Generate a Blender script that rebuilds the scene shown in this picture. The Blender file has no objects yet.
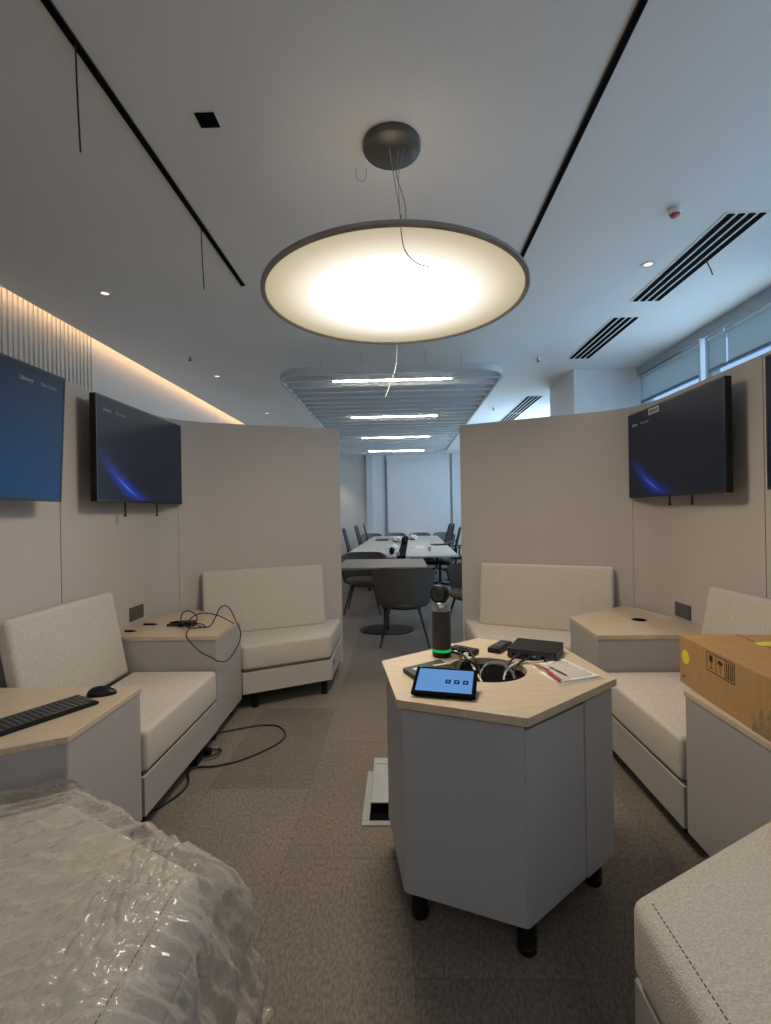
import bpy, bmesh, math, random
from mathutils import Vector, Matrix, noise
random.seed(7)
C = bpy.context.scene.collection
S = bpy.context.scene
R = math.radians

# ------------------------------------------------------------------ camera
F_PX, YAW, ROLL, CAM_Z = 493.0, math.atan(14.5 / 493.0), R(1.0), 1.37
cd = bpy.data.cameras.new('camera')
cam = bpy.data.objects.new('camera', cd); C.objects.link(cam)
cd.sensor_fit = 'VERTICAL'; cd.sensor_height = 24.0; cd.lens = F_PX / 1024 * 24.0
cd.clip_start = 0.05; cd.clip_end = 200
cd.shift_y = 0.0006
cam.matrix_world = (Matrix.Translation((0, 0, CAM_Z)) @ Matrix.Rotation(YAW, 4, 'Z')
                    @ Matrix.Rotation(R(90), 4, 'X') @ Matrix.Rotation(-ROLL, 4, 'Z'))
S.camera = cam

# ------------------------------------------------------------------ light
W = bpy.data.worlds.new('sky'); S.world = W; W.use_nodes = True
bg = W.node_tree.nodes['Background']
bg.inputs[0].default_value = (0.42, 0.66, 1.0, 1); bg.inputs[1].default_value = 1.1
S.view_settings.view_transform = 'Standard'; S.view_settings.look = 'None'
S.view_settings.exposure = 0.0; S.view_settings.gamma = 1.0
S.view_settings.use_curve_mapping = False
LAMP = 50.0          # pendant diffuser
COVE = 10.0         # strip in the left cove
BAR = 60.0           # linear lights in the slatted raft
WIN = 13.0          # daylight through the right hand windows (W per window lamp)
REAR_FILL = 14.0  # added fill lamps behind the camera
DOWN = 45.0          # recessed downlights

# two added fill lamps behind the camera, not fittings of the room
for x_ in (-1.3, 1.0):
    ld = bpy.data.lights.new('rear_fill_lamp', 'AREA'); ld.shape = 'RECTANGLE'; ld.size = .5; ld.size_y = 1.6
    ld.energy = REAR_FILL; ld.color = (.92, .96, 1.0)
    lo = bpy.data.objects.new('rear_fill_lamp', ld); C.objects.link(lo); lo.location = (x_, -1.5, 2.9)
    lo.rotation_euler = (R(48), 0, 0)

# ------------------------------------------------------------------ materials
def lin(r, g, b):
    f = lambda c: (c / 255 / 12.92) if c / 255 <= .04045 else ((c / 255 + .055) / 1.055) ** 2.4
    return (f(r), f(g), f(b), 1)

def mat(name, col, rough=.6, metal=0, spec=.5, noise_scale=None, amount=.06, bump=0, bump_scale=200,
        stretch=(1, 1, 1), coat=0):
    m = bpy.data.materials.new(name); m.use_nodes = True
    nt = m.node_tree; N = nt.nodes; L = nt.links; b = N['Principled BSDF']
    b.inputs['Base Color'].default_value = col if len(col) == 4 else (*col, 1)
    b.inputs['Roughness'].default_value = rough; b.inputs['Metallic'].default_value = metal
    b.inputs['Specular IOR Level'].default_value = spec
    b.inputs['Coat Weight'].default_value = coat
    tc = N.new('ShaderNodeTexCoord'); mp = N.new('ShaderNodeMapping'); mp.inputs['Scale'].default_value = stretch
    L.new(tc.outputs['Object'], mp.inputs[0])
    n = N.new('ShaderNodeTexNoise'); n.inputs['Scale'].default_value = noise_scale or 8; n.inputs['Detail'].default_value = 5
    L.new(mp.outputs[0], n.inputs['Vector'])
    mr = N.new('ShaderNodeMapRange'); mr.inputs[1].default_value = .3; mr.inputs[2].default_value = .7
    mr.inputs[3].default_value = 1 - amount; mr.inputs[4].default_value = 1 + amount
    L.new(n.outputs['Fac'], mr.inputs[0])
    mx = N.new('ShaderNodeVectorMath'); mx.operation = 'SCALE'; mx.inputs[0].default_value = b.inputs['Base Color'].default_value[:3]
    L.new(mr.outputs[0], mx.inputs['Scale']); L.new(mx.outputs[0], b.inputs['Base Color'])
    if bump:
        n2 = N.new('ShaderNodeTexNoise'); n2.inputs['Scale'].default_value = bump_scale; n2.inputs['Detail'].default_value = 2
        L.new(tc.outputs['Object'], n2.inputs['Vector'])
        bp = N.new('ShaderNodeBump'); bp.inputs['Strength'].default_value = bump; bp.inputs['Distance'].default_value = .004
        L.new(n2.outputs['Fac'], bp.inputs['Height']); L.new(bp.outputs[0], b.inputs['Normal'])
    return m

def emit(name, col, strength):
    m = bpy.data.materials.new(name); m.use_nodes = True
    nt = m.node_tree; nt.nodes.clear()
    e = nt.nodes.new('ShaderNodeEmission'); o = nt.nodes.new('ShaderNodeOutputMaterial')
    e.inputs[0].default_value = (*col[:3], 1); e.inputs[1].default_value = strength
    nt.links.new(e.outputs[0], o.inputs[0]); return m

M = {}
M['ceiling'] = mat('ceiling_paint', (.84, .81, .76), .85, noise_scale=1.2, amount=.02)
M['wall'] = mat('wall_paint', (.62, .61, .58), .8, amount=.02)
M['flute'] = mat('fluted_panel_paint', (.60, .57, .53), .7, amount=.02)
M['blue_wall'] = mat('white_wall', (.78, .77, .75), .8, amount=.02)
M['board'] = mat('whiteboard', (.78, .77, .76), .35, amount=.01)
M['pier'] = mat('pier_paint', (.80, .80, .79), .8, amount=.03)
M['panel'] = mat('panel_felt', (.525, .475, .435), .9, spec=.2, noise_scale=400, amount=.06, bump=.25, bump_scale=600)
M['laminate'] = mat('grey_laminate', (.40, .37, .35), .5, spec=.3, noise_scale=60, amount=.02)
M['podskin'] = mat('pod_laminate', (.40, .405, .42), .45, spec=.35, noise_scale=60, amount=.02)
M['boucle'] = mat('cream_boucle', (.62, .56, .49), .95, spec=.15, noise_scale=170, amount=.17, bump=.9, bump_scale=260)
M['piping'] = mat('dark_seam', (.10, .085, .075), .9)
M['black'] = mat('black_plastic', (.007, .007, .008), .4, spec=.3, amount=.1)
M['black_matte'] = mat('black_matte', (.005, .005, .006), .9, spec=.05)
M['black_metal'] = mat('black_metal', (.015, .015, .017), .4, metal=.3)
M['darkgrey'] = mat('dark_grey_plastic', (.045, .045, .048), .45)
M['key'] = mat('key_plastic', (.035, .036, .038), .5, amount=.1)
M['bronze'] = mat('bronze_canopy', (.12, .11, .09), .45, metal=.6)
M['ring'] = mat('brushed_rim', (.33, .31, .29), .38, metal=.8, noise_scale=30, amount=.08)
M['chrome'] = mat('brushed_metal', (.55, .55, .55), .28, metal=1)
M['silver'] = mat('silver_lid', (.36, .37, .36), .45, metal=.5)
M['white'] = mat('white_plastic', (.70, .70, .68), .4)
M['wire'] = mat('thin_grey_wire', (.32, .31, .30), .5)
M['white_cable'] = mat('white_cable', (.62, .60, .56), .5)
M['black_cable'] = mat('black_cable', (.015, .014, .014), .5)
M['red'] = mat('red_plastic', (.42, .03, .05), .4)
M['baffle'] = mat('baffle_felt', (.55, .56, .56), .85, amount=.02)
M['tub'] = mat('grey_tub_fabric', (.075, .07, .065), .85, spec=.3, noise_scale=200, amount=.12, bump=.2)
M['tubseat'] = mat('olive_seat_fabric', (.14, .125, .105), .9, spec=.2, noise_scale=200, amount=.12, bump=.2)
M['tub_light'] = mat('light_grey_tub_fabric', (.16, .17, .165), .9, noise_scale=200, amount=.1)
M['brown_top'] = mat('taupe_table_top', (.21, .18, .15), .5, noise_scale=20, amount=.06)
M['desk'] = mat('pale_desk_top', (.52, .48, .43), .5, noise_scale=20, amount=.04, stretch=(1, 8, 1))
M['cardboard'] = mat('cardboard', (.47, .275, .118), .8, spec=.2, noise_scale=9, amount=.07, bump=.08, bump_scale=60, stretch=(1, 6, 1))
M['yellow'] = mat('yellow_sticker', (.75, .72, .06), .6, amount=.03)
M['ink'] = mat('brown_black_ink', (.035, .018, .012), .8)
M['tape'] = mat('packing_tape', (.36, .24, .12), .15, spec=.8, amount=.25, noise_scale=40)
M['paper'] = mat('paper', (.66, .63, .60), .8, amount=.03)
M['greenpack'] = mat('green_printed_pack', (.025, .04, .02), .5, noise_scale=60, amount=.6)
M['pink'] = mat('pink_card', (.55, .30, .24), .7)
M['blueprint'] = mat('blue_fabric', (.10, .24, .50), .7)
M['mullion'] = mat('white_aluminium', (.60, .64, .68), .4)
M['frame_dark'] = mat('blue_grey_frame', (.13, .20, .26), .5)
M['window_head'] = mat('window_head_paint', (.42, .47, .50), .7)
M['label'] = mat('silver_label', (.45, .42, .5), .5)

def wood():
    m = bpy.data.materials.new('pale_maple_laminate'); m.use_nodes = True
    nt = m.node_tree; N = nt.nodes; L = nt.links; b = N['Principled BSDF']; b.inputs['Roughness'].default_value = .42
    tc = N.new('ShaderNodeTexCoord'); mp = N.new('ShaderNodeMapping'); mp.inputs['Scale'].default_value = (3, 45, 3)
    mp.inputs['Rotation'].default_value = (0, 0, R(8))
    L.new(tc.outputs['Object'], mp.inputs[0])
    n = N.new('ShaderNodeTexNoise'); n.inputs['Scale'].default_value = 3; n.inputs['Detail'].default_value = 8
    L.new(mp.outputs[0], n.inputs['Vector'])
    cr = N.new('ShaderNodeValToRGB'); cr.color_ramp.elements[0].position = .35; cr.color_ramp.elements[1].position = .7
    cr.color_ramp.elements[0].color = (.54, .42, .285, 1); cr.color_ramp.elements[1].color = (.63, .51, .37, 1)
    L.new(n.outputs['Fac'], cr.inputs[0]); L.new(cr.outputs[0], b.inputs['Base Color']); return m
M['wood'] = wood()
M['wood_edge'] = mat('maple_edge_band', (.33, .245, .165), .5, amount=.05)

def carpet():
    m = bpy.data.materials.new('carpet_planks'); m.use_nodes = True
    nt = m.node_tree; N = nt.nodes; L = nt.links; b = N['Principled BSDF']
    b.inputs['Roughness'].default_value = .95; b.inputs['Specular IOR Level'].default_value = .12
    tc = N.new('ShaderNodeTexCoord')
    mp = N.new('ShaderNodeMapping'); mp.inputs['Rotation'].default_value = (0, 0, R(90)); L.new(tc.outputs['Object'], mp.inputs[0])
    br = N.new('ShaderNodeTexBrick'); br.inputs['Scale'].default_value = 1
    br.inputs['Brick Width'].default_value = 1.0; br.inputs['Row Height'].default_value = .5
    br.inputs['Mortar Size'].default_value = .0015; br.inputs['Mortar Smooth'].default_value = 0
    br.inputs['Color1'].default_value = (.175, .148, .122, 1); br.inputs['Color2'].default_value = (.225, .190, .157, 1)
    br.inputs['Mortar'].default_value = (.14, .12, .10, 1); L.new(mp.outputs[0], br.inputs['Vector'])
    m2 = N.new('ShaderNodeMapping'); m2.inputs['Scale'].default_value = (1, .42, 1); L.new(tc.outputs['Object'], m2.inputs[0])
    n = N.new('ShaderNodeTexNoise'); n.inputs['Scale'].default_value = 120; n.inputs['Detail'].default_value = 3; L.new(m2.outputs[0], n.inputs['Vector'])
    cr = N.new('ShaderNodeMapRange'); cr.inputs[1].default_value = .38; cr.inputs[2].default_value = .62
    cr.inputs[3].default_value = .80; cr.inputs[4].default_value = 1.20; L.new(n.outputs['Fac'], cr.inputs[0])
    n3 = N.new('ShaderNodeTexNoise'); n3.inputs['Scale'].default_value = 2.2; L.new(tc.outputs['Object'], n3.inputs['Vector'])
    c3 = N.new('ShaderNodeMapRange'); c3.inputs[3].default_value = .86; c3.inputs[4].default_value = 1.14; L.new(n3.outputs['Fac'], c3.inputs[0])
    mu = N.new('ShaderNodeMath'); mu.operation = 'MULTIPLY'; L.new(cr.outputs[0], mu.inputs[0]); L.new(c3.outputs[0], mu.inputs[1])
    sc = N.new('ShaderNodeVectorMath'); sc.operation = 'SCALE'; L.new(br.outputs['Color'], sc.inputs[0]); L.new(mu.outputs[0], sc.inputs['Scale'])
    L.new(sc.outputs[0], b.inputs['Base Color'])
    bp = N.new('ShaderNodeBump'); bp.inputs['Strength'].default_value = .5; bp.inputs['Distance'].default_value = .004
    L.new(n.outputs['Fac'], bp.inputs['Height']); L.new(bp.outputs[0], b.inputs['Normal']); return m
M['carpet'] = carpet()

def film():
    m = bpy.data.materials.new('clear_plastic_film'); m.use_nodes = True
    nt = m.node_tree; N = nt.nodes; L = nt.links; N.clear()
    o = N.new('ShaderNodeOutputMaterial'); mx = N.new('ShaderNodeMixShader'); t = N.new('ShaderNodeBsdfTransparent')
    p = N.new('ShaderNodeBsdfPrincipled'); p.inputs['Base Color'].default_value = (.62, .56, .49, 1)
    p.inputs['Roughness'].default_value = .13; p.inputs['Specular IOR Level'].default_value = 1.0
    lw = N.new('ShaderNodeLayerWeight'); lw.inputs[0].default_value = .45
    mr = N.new('ShaderNodeMapRange'); mr.inputs[3].default_value = .22; mr.inputs[4].default_value = .80
    L.new(lw.outputs['Facing'], mr.inputs[0]); L.new(mr.outputs[0], mx.inputs[0])
    L.new(t.outputs[0], mx.inputs[1]); L.new(p.outputs[0], mx.inputs[2]); L.new(mx.outputs[0], o.inputs[0]); return m
M['film'] = film()

def blind():
    m = bpy.data.materials.new('roller_blind_cloth'); m.use_nodes = True
    nt = m.node_tree; N = nt.nodes; L = nt.links; N.clear()
    o = N.new('ShaderNodeOutputMaterial'); mx = N.new('ShaderNodeMixShader'); mx.inputs[0].default_value = .62
    d = N.new('ShaderNodeBsdfDiffuse'); d.inputs[0].default_value = (.55, .58, .58, 1)
    t = N.new('ShaderNodeBsdfTranslucent'); t.inputs[0].default_value = (.80, .84, .80, 1)
    L.new(d.outputs[0], mx.inputs[1]); L.new(t.outputs[0], mx.inputs[2]); L.new(mx.outputs[0], o.inputs[0]); return m
M['blind'] = blind()

def glass():
    m = bpy.data.materials.new('window_glass'); m.use_nodes = True
    nt = m.node_tree; N = nt.nodes; L = nt.links; N.clear()
    o = N.new('ShaderNodeOutputMaterial'); mx = N.new('ShaderNodeMixShader'); mx.inputs[0].default_value = .06
    t = N.new('ShaderNodeBsdfTransparent'); t.inputs[0].default_value = (.93, .96, .97, 1)
    g = N.new('ShaderNodeBsdfGlossy'); g.inputs['Roughness'].default_value = .02
    L.new(t.outputs[0], mx.inputs[1]); L.new(g.outputs[0], mx.inputs[2]); L.new(mx.outputs[0], o.inputs[0]); return m
M['glass'] = glass()

def diffuser():
    # opal disc: the light sources sit around its middle, so it gives off less towards the rim
    m = bpy.data.materials.new('opal_diffuser'); m.use_nodes = True
    nt = m.node_tree; N = nt.nodes; L = nt.links; N.clear()
    o = N.new('ShaderNodeOutputMaterial'); e = N.new('ShaderNodeEmission'); tc = N.new('ShaderNodeTexCoord')
    mp = N.new('ShaderNodeMapping'); mp.inputs['Scale'].default_value = (1 / .6, 1 / .6, 0); L.new(tc.outputs['Object'], mp.inputs[0])
    ln = N.new('ShaderNodeVectorMath'); ln.operation = 'LENGTH'; L.new(mp.outputs[0], ln.inputs[0])
    cr = N.new('ShaderNodeValToRGB'); E = cr.color_ramp.elements
    E[0].position = .0; E[0].color = (1, .86, .68, 1); E[1].position = 1.0; E[1].color = (.0095, .0078, .0048, 1)
    a = E.new(.42); a.color = (.48, .415, .32, 1); a = E.new(.54); a.color = (.060, .055, .047, 1); a = E.new(.68); a.color = (.0215, .0195, .0160, 1); a = E.new(.86); a.color = (.0130, .0113, .0082, 1)
    L.new(ln.outputs['Value'], cr.inputs[0]); L.new(cr.outputs[0], e.inputs[0]); e.inputs[1].default_value = LAMP
    L.new(e.outputs[0], o.inputs[0]); return m
M['diffuser'] = diffuser()
M['cove'] = emit('cove_strip_light', (1, .66, .38), COVE)
M['bar'] = emit('linear_light', (1, .90, .76), BAR)
M['downlens'] = emit('downlight_lens', (1, .82, .66), 1.4)
M['green_led'] = emit('green_led', (.02, .42, .09), .9)
M['tablet_ui'] = emit('tablet_ui_ink', (.01, .035, .12), .6)
M['screen_text'] = emit('screen_text', (.55, .62, .70), .20)

def screen(kind):
    m = bpy.data.materials.new('display_' + kind); m.use_nodes = True
    nt = m.node_tree; N = nt.nodes; L = nt.links; N.clear()
    o = N.new('ShaderNodeOutputMaterial'); ad = N.new('ShaderNodeAddShader')
    gl = N.new('ShaderNodeBsdfPrincipled'); gl.inputs['Base Color'].default_value = (.004, .004, .005, 1); gl.inputs['Roughness'].default_value = .4; gl.inputs['Specular IOR Level'].default_value = .10
    e = N.new('ShaderNodeEmission'); L.new(gl.outputs[0], ad.inputs[0]); L.new(e.outputs[0], ad.inputs[1]); L.new(ad.outputs[0], o.inputs[0])
    tc = N.new('ShaderNodeTexCoord')
    sp = N.new('ShaderNodeSeparateXYZ'); L.new(tc.outputs['Object'], sp.inputs[0])   # x right, z up seen from the room
    def math_(op, a, b=None):
        n = N.new('ShaderNodeMath'); n.operation = op
        for i, v in enumerate((a, b)):
            if v is None: continue
            if isinstance(v, (int, float)): n.inputs[i].default_value = v
            else: L.new(v, n.inputs[i])
        return n.outputs[0]
    if kind == 'tablet':
        gl.inputs['Roughness'].default_value = .6; gl.inputs['Specular IOR Level'].default_value = .1
        e.inputs[0].default_value = (.10, .27, .60, 1); e.inputs[1].default_value = .95; return m
    if kind == 'blue':
        g = math_('MULTIPLY', math_('ADD', sp.outputs['Z'], .35), -1.3)
        mr = N.new('ShaderNodeMapRange'); L.new(sp.outputs['Z'], mr.inputs[0]); mr.inputs[1].default_value = .30; mr.inputs[2].default_value = -.25
        cr = N.new('ShaderNodeValToRGB'); cr.color_ramp.elements[0].color = (.010, .016, .026, 1); cr.color_ramp.elements[1].color = (.010, .040, .100, 1)
        L.new(mr.outputs[0], cr.inputs[0]); L.new(cr.outputs[0], e.inputs[0]); e.inputs[1].default_value = 1.0; return m
    # dark picture with a glowing blue arc low on its left
    dx = math_('SUBTRACT', sp.outputs['X'], .25); dz = math_('SUBTRACT', sp.outputs['Z'], .75)
    r = math_('SQRT', math_('ADD', math_('MULTIPLY', dx, dx), math_('MULTIPLY', dz, dz)))
    d = math_('ABSOLUTE', math_('SUBTRACT', r, 1.07))
    gl1 = math_('POWER', math_('MAXIMUM', math_('SUBTRACT', 1, math_('DIVIDE', d, .085)), 0), 2.0)
    fine = math_('POWER', math_('MAXIMUM', math_('SUBTRACT', 1, math_('DIVIDE', d, .008)), 0), 1.0)
    cx = math_('ADD', sp.outputs['X'], .22); cz = math_('ADD', sp.outputs['Z'], .20)
    q = math_('SQRT', math_('ADD', math_('MULTIPLY', cx, cx), math_('MULTIPLY', cz, cz)))
    near = math_('POWER', math_('MAXIMUM', math_('SUBTRACT', 1, math_('DIVIDE', q, .36)), 0), 1.1)
    near2 = math_('POWER', math_('MAXIMUM', math_('SUBTRACT', 1, math_('DIVIDE', q, .13)), 0), .7)
    cb = N.new('ShaderNodeCombineXYZ')
    L.new(math_('ADD', .011, math_('ADD', math_('MULTIPLY', math_('MULTIPLY', gl1, near), .01), math_('MULTIPLY', math_('MULTIPLY', fine, near2), .02))), cb.inputs[0])
    L.new(math_('ADD', .014, math_('ADD', math_('MULTIPLY', math_('MULTIPLY', gl1, near), .03), math_('MULTIPLY', math_('MULTIPLY', fine, near2), .16))), cb.inputs[1])
    L.new(math_('ADD', .022, math_('ADD', math_('MULTIPLY', math_('MULTIPLY', gl1, near), .36), math_('MULTIPLY', math_('MULTIPLY', fine, near2), .45))), cb.inputs[2])
    L.new(cb.outputs[0], e.inputs[0]); e.inputs[1].default_value = 1.0 if kind == 'arc' else .62
    return m
M['scr_arc'] = screen('arc'); M['scr_arc_dim'] = screen('arc_dim'); M['scr_blue'] = screen('blue'); M['scr_tablet'] = screen('tablet')

# ------------------------------------------------------------------ helpers
def obj(name, bm, m, parent=None, world=True, smooth=False, recalc=True):
    if recalc: bmesh.ops.recalc_face_normals(bm, faces=bm.faces)
    me = bpy.data.meshes.new(name)
    o = bpy.data.objects.new(name, me); C.objects.link(o)
    off = Vector((0, 0, 0))
    if parent is not None:
        o.parent = parent
        if world:
            p = parent
            while p is not None: off += p.location; p = p.parent
            bm.transform(Matrix.Translation(-off))
    bm.to_mesh(me); bm.free(); me.materials.append(M[m] if isinstance(m, str) else m)
    if smooth:
        for p in me.polygons: p.use_smooth = True
        try: me.set_sharp_from_angle(angle=R(50))
        except Exception: pass
    return o

def centre(o):
    """put the origin of a parentless mesh at the middle of its base"""
    vs = [v.co for v in o.data.vertices]
    c = Vector(((min(v.x for v in vs) + max(v.x for v in vs)) / 2, (min(v.y for v in vs) + max(v.y for v in vs)) / 2, min(v.z for v in vs)))
    o.data.transform(Matrix.Translation(-c)); o.location = c; return o

def tag(o, label=None, cat=None, group=None, kind=None):
    if label: o['label'] = label
    if cat: o['category'] = cat
    if group: o['group'] = group
    if kind: o['kind'] = kind
    return o

def thing(name, label, cat, loc=(0, 0, 0), group=None, rot=0):
    o = bpy.data.objects.new(name, None); C.objects.link(o); o.location = loc; o.rotation_euler = (0, 0, rot); o.empty_display_size = .1
    return tag(o, label, cat, group)

def struct(name, bm, m, **k):
    return tag(centre(obj(name, bm, m, **k)), kind='structure')

def dup(root, loc, rot=0, label=None):
    r = root.copy(); C.objects.link(r); r.location = loc; r.rotation_euler = (0, 0, rot)
    if label: r['label'] = label
    def rec(a, b):
        for ch in list(a.children):
            c = ch.copy(); C.objects.link(c); c.parent = b; rec(ch, c)
    rec(root, r); return r

def box(bm, x0, x1, y0, y1, z0, z1, bev=0, seg=2, mx=None):
    r = bmesh.ops.create_cube(bm, size=1)
    vs = r['verts']
    bmesh.ops.scale(bm, vec=(abs(x1 - x0), abs(y1 - y0), abs(z1 - z0)), verts=vs)
    bmesh.ops.translate(bm, vec=((x0 + x1) / 2, (y0 + y1) / 2, (z0 + z1) / 2), verts=vs)
    if bev:
        es = list({e for v in vs for e in v.link_edges})
        r2 = bmesh.ops.bevel(bm, geom=es, offset=bev, segments=seg, affect='EDGES', profile=.5)
        vs = list({v for f in r2['faces'] for v in f.verts} | {v for v in vs if v.is_valid})
    if mx is not None: bmesh.ops.transform(bm, matrix=mx, verts=vs)
    return bm

def bx(*a, **k): return box(bmesh.new(), *a, **k)

def prism(bm, poly, z0, z1, bev=0, seg=3, only=None):
    lo = [bm.verts.new((x, y, z0)) for x, y in poly]; hi = [bm.verts.new((x, y, z1)) for x, y in poly]
    n = len(poly); fs = [bm.faces.new(lo[::-1]), bm.faces.new(hi)]
    for i in range(n): fs.append(bm.faces.new((lo[i], lo[(i + 1) % n], hi[(i + 1) % n], hi[i])))
    bmesh.ops.recalc_face_normals(bm, faces=fs)
    if bev:
        es = list({e for f in fs for e in f.edges})
        if only == 'top': es = [e for e in es if all(v.co.z > z1 - 1e-6 for v in e.verts)]
        if only == 'vert': es = [e for e in es if abs(e.verts[0].co.z - e.verts[1].co.z) > 1e-6]
        bmesh.ops.bevel(bm, geom=es, offset=bev, segments=seg, affect='EDGES', profile=.5)
    return bm
def pr(*a, **k): return prism(bmesh.new(), *a, **k)

def smooth_path(pts, n=8):
    P = [Vector(p) for p in pts]; out = []
    for i in range(len(P) - 1):
        p0 = P[max(i - 1, 0)]; p1 = P[i]; p2 = P[i + 1]; p3 = P[min(i + 2, len(P) - 1)]
        for k in range(n):
            t = k / n
            out.append(.5 * ((2 * p1) + (p2 - p0) * t + (2 * p0 - 5 * p1 + 4 * p2 - p3) * t * t + (3 * p1 - p0 - 3 * p2 + p3) * t ** 3))
    out.append(P[-1]); return out

def tube(bm, pts, r, seg=8, smooth=0, r_end=None):
    P = smooth_path(pts, smooth) if smooth else [Vector(p) for p in pts]
    rings = []; up = None
    for i, p in enumerate(P):
        d = (P[min(i + 1, len(P) - 1)] - P[max(i - 1, 0)]).normalized()
        if up is None:
            up = d.orthogonal().normalized()
        a = (up - d * up.dot(d)).normalized(); up = a; b = d.cross(a)
        rr = r if r_end is None else r + (r_end - r) * i / (len(P) - 1)
        rings.append([bm.verts.new(p + (a * math.cos(2 * math.pi * k / seg) + b * math.sin(2 * math.pi * k / seg)) * rr) for k in range(seg)])
    for a, b in zip(rings, rings[1:]):
        for k in range(seg): bm.faces.new((a[k], a[(k + 1) % seg], b[(k + 1) % seg], b[k]))
    bm.faces.new(rings[0][::-1]); bm.faces.new(rings[-1]); return bm
def tb(*a, **k): return tube(bmesh.new(), *a, **k)

def lathe(bm, prof, c=(0, 0, 0), seg=48, cap=True, sx=1, sy=1):
    rings = [[bm.verts.new((c[0] + r * sx * math.cos(2 * math.pi * k / seg), c[1] + r * sy * math.sin(2 * math.pi * k / seg), c[2] + z)) for k in range(seg)] for r, z in prof]
    for a, b in zip(rings, rings[1:]):
        for k in range(seg): bm.faces.new((a[k], a[(k + 1) % seg], b[(k + 1) % seg], b[k]))
    if cap: bm.faces.new(rings[0][::-1]); bm.faces.new(rings[-1])
    return bm
def lt(*a, **k): return lathe(bmesh.new(), *a, **k)

def circle_hole_prism(poly, c, r, z0, z1, seg=72):
    """a flat slab with the outline poly and a round hole"""
    bm = bmesh.new(); cx, cy = c
    angs = [2 * math.pi * k / seg for k in range(seg)] + [math.atan2(y - cy, x - cx) % (2 * math.pi) for x, y in poly]
    angs = sorted(set(round(a, 6) for a in angs)); out = []
    for a in angs:
        dx, dy = math.cos(a), math.sin(a); best = None
        for i in range(len(poly)):
            x1, y1 = poly[i]; x2, y2 = poly[(i + 1) % len(poly)]
            ex, ey = x2 - x1, y2 - y1; den = dx * ey - dy * ex
            if abs(den) < 1e-9: continue
            t = ((x1 - cx) * ey - (y1 - cy) * ex) / den; s = ((x1 - cx) * dy - (y1 - cy) * dx) / den
            if t > 0 and -1e-4 <= s <= 1 + 1e-4 and (best is None or t < best): best = t
        out.append((cx + dx * best, cy + dy * best, cx + dx * r, cy + dy * r))
    rows = []
    for (ox, oy, ix, iy) in out:
        rows.append([bm.verts.new(v) for v in ((ox, oy, z1), (ix, iy, z1), (ix, iy, z0), (ox, oy, z0))])
    n = len(rows)
    for i in range(n):
        a, b = rows[i], rows[(i + 1) % n]
        for k in range(4): bm.faces.new((a[k], b[k], b[(k + 1) % 4], a[(k + 1) % 4]))
    return bm

def inset(poly, d):
    n = len(poly); A = sum(poly[i][0] * poly[(i + 1) % n][1] - poly[(i + 1) % n][0] * poly[i][1] for i in range(n))
    s = 1 if A > 0 else -1; out = []
    for i in range(n):
        p0, p1, p2 = Vector(poly[i - 1]), Vector(poly[i]), Vector(poly[(i + 1) % n])
        d1 = (p1 - p0).normalized(); d2 = (p2 - p1).normalized()
        n1 = Vector((-d1.y, d1.x)) * s; n2 = Vector((-d2.y, d2.x)) * s
        b = (n1 + n2); b = b / max(b.length_squared / 2, .2)
        q = p1 + b * d; out.append((q.x, q.y))
    return out

def strip_wall(path, th, z0, z1, side=1):
    """a panel of thickness th standing along path"""
    P = [Vector(p) for p in path]; off = []
    for i, p in enumerate(P):
        d = (P[min(i + 1, len(P) - 1)] - P[max(i - 1, 0)]).normalized()
        off.append(p + Vector((-d.y, d.x)) * th * side)
    poly = [tuple(p) for p in P] + [tuple(p) for p in off[::-1]]
    bm = bmesh.new(); n = len(P)
    v = [[bm.verts.new((*p, z)) for p in P] for z in (z0, z1)] + [[bm.verts.new((*p, z)) for p in off] for z in (z0, z1)]
    for i in range(n - 1):
        bm.faces.new((v[0][i], v[0][i + 1], v[1][i + 1], v[1][i])); bm.faces.new((v[2][i + 1], v[2][i], v[3][i], v[3][i + 1]))
        bm.faces.new((v[1][i], v[1][i + 1], v[3][i + 1], v[3][i])); bm.faces.new((v[0][i + 1], v[0][i], v[2][i], v[2][i + 1]))
    bm.faces.new((v[0][0], v[1][0], v[3][0], v[2][0])); bm.faces.new((v[0][-1], v[2][-1], v[3][-1], v[1][-1]))
    return bm

def text_mesh(s, size, mx, name, m, parent, bold=False):
    cu = bpy.data.curves.new('t', 'FONT'); cu.body = s; cu.size = size; cu.extrude = .0003
    cu.offset = .0006 if bold else 0
    t = bpy.data.objects.new('t', cu); C.objects.link(t)
    bpy.context.view_layer.update()
    me = bpy.data.meshes.new_from_object(t.evaluated_get(bpy.context.evaluated_depsgraph_get()))
    bpy.data.objects.remove(t); bpy.data.curves.remove(cu)
    me.transform(mx); me.materials.clear(); me.materials.append(M[m])
    o = bpy.data.objects.new(name, me); C.objects.link(o); o.parent = parent; return o

# ------------------------------------------------------------------ the room
CEIL = 3.10; XL, XR, YN, YF = -3.06, 2.95, -3.0, 14.9
struct('floor', bx(XL - .1, XR + .25, YN, YF, -.1, 0), 'carpet')
struct('ceiling', bx(-2.93, XR + .25, YN, YF, CEIL, CEIL + .12), 'ceiling')
struct('trim_1', bx(XL - .1, -2.93, YN, YF, 3.28, 3.36), 'ceiling')         # top of the cove
struct('trim_2', bx(-2.93, -2.90, YN, YF, CEIL + .12, 3.28), 'ceiling')
struct('wall_left', bx(XL - .1, XL, YN, YF, 0, 3.28), 'flute')
def flutes():
    bm = bmesh.new(); y = -1.0
    while y < 4.86:
        box(bm, XL, XL + .014, y, y + .026, .1, 3.24); y += .055
    return bm
tag(centre(obj('fluted_wall_panel', flutes(), 'flute')), 'pale vertically ribbed wall panel washed by warm light on the left wall', 'wall panel')
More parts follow.
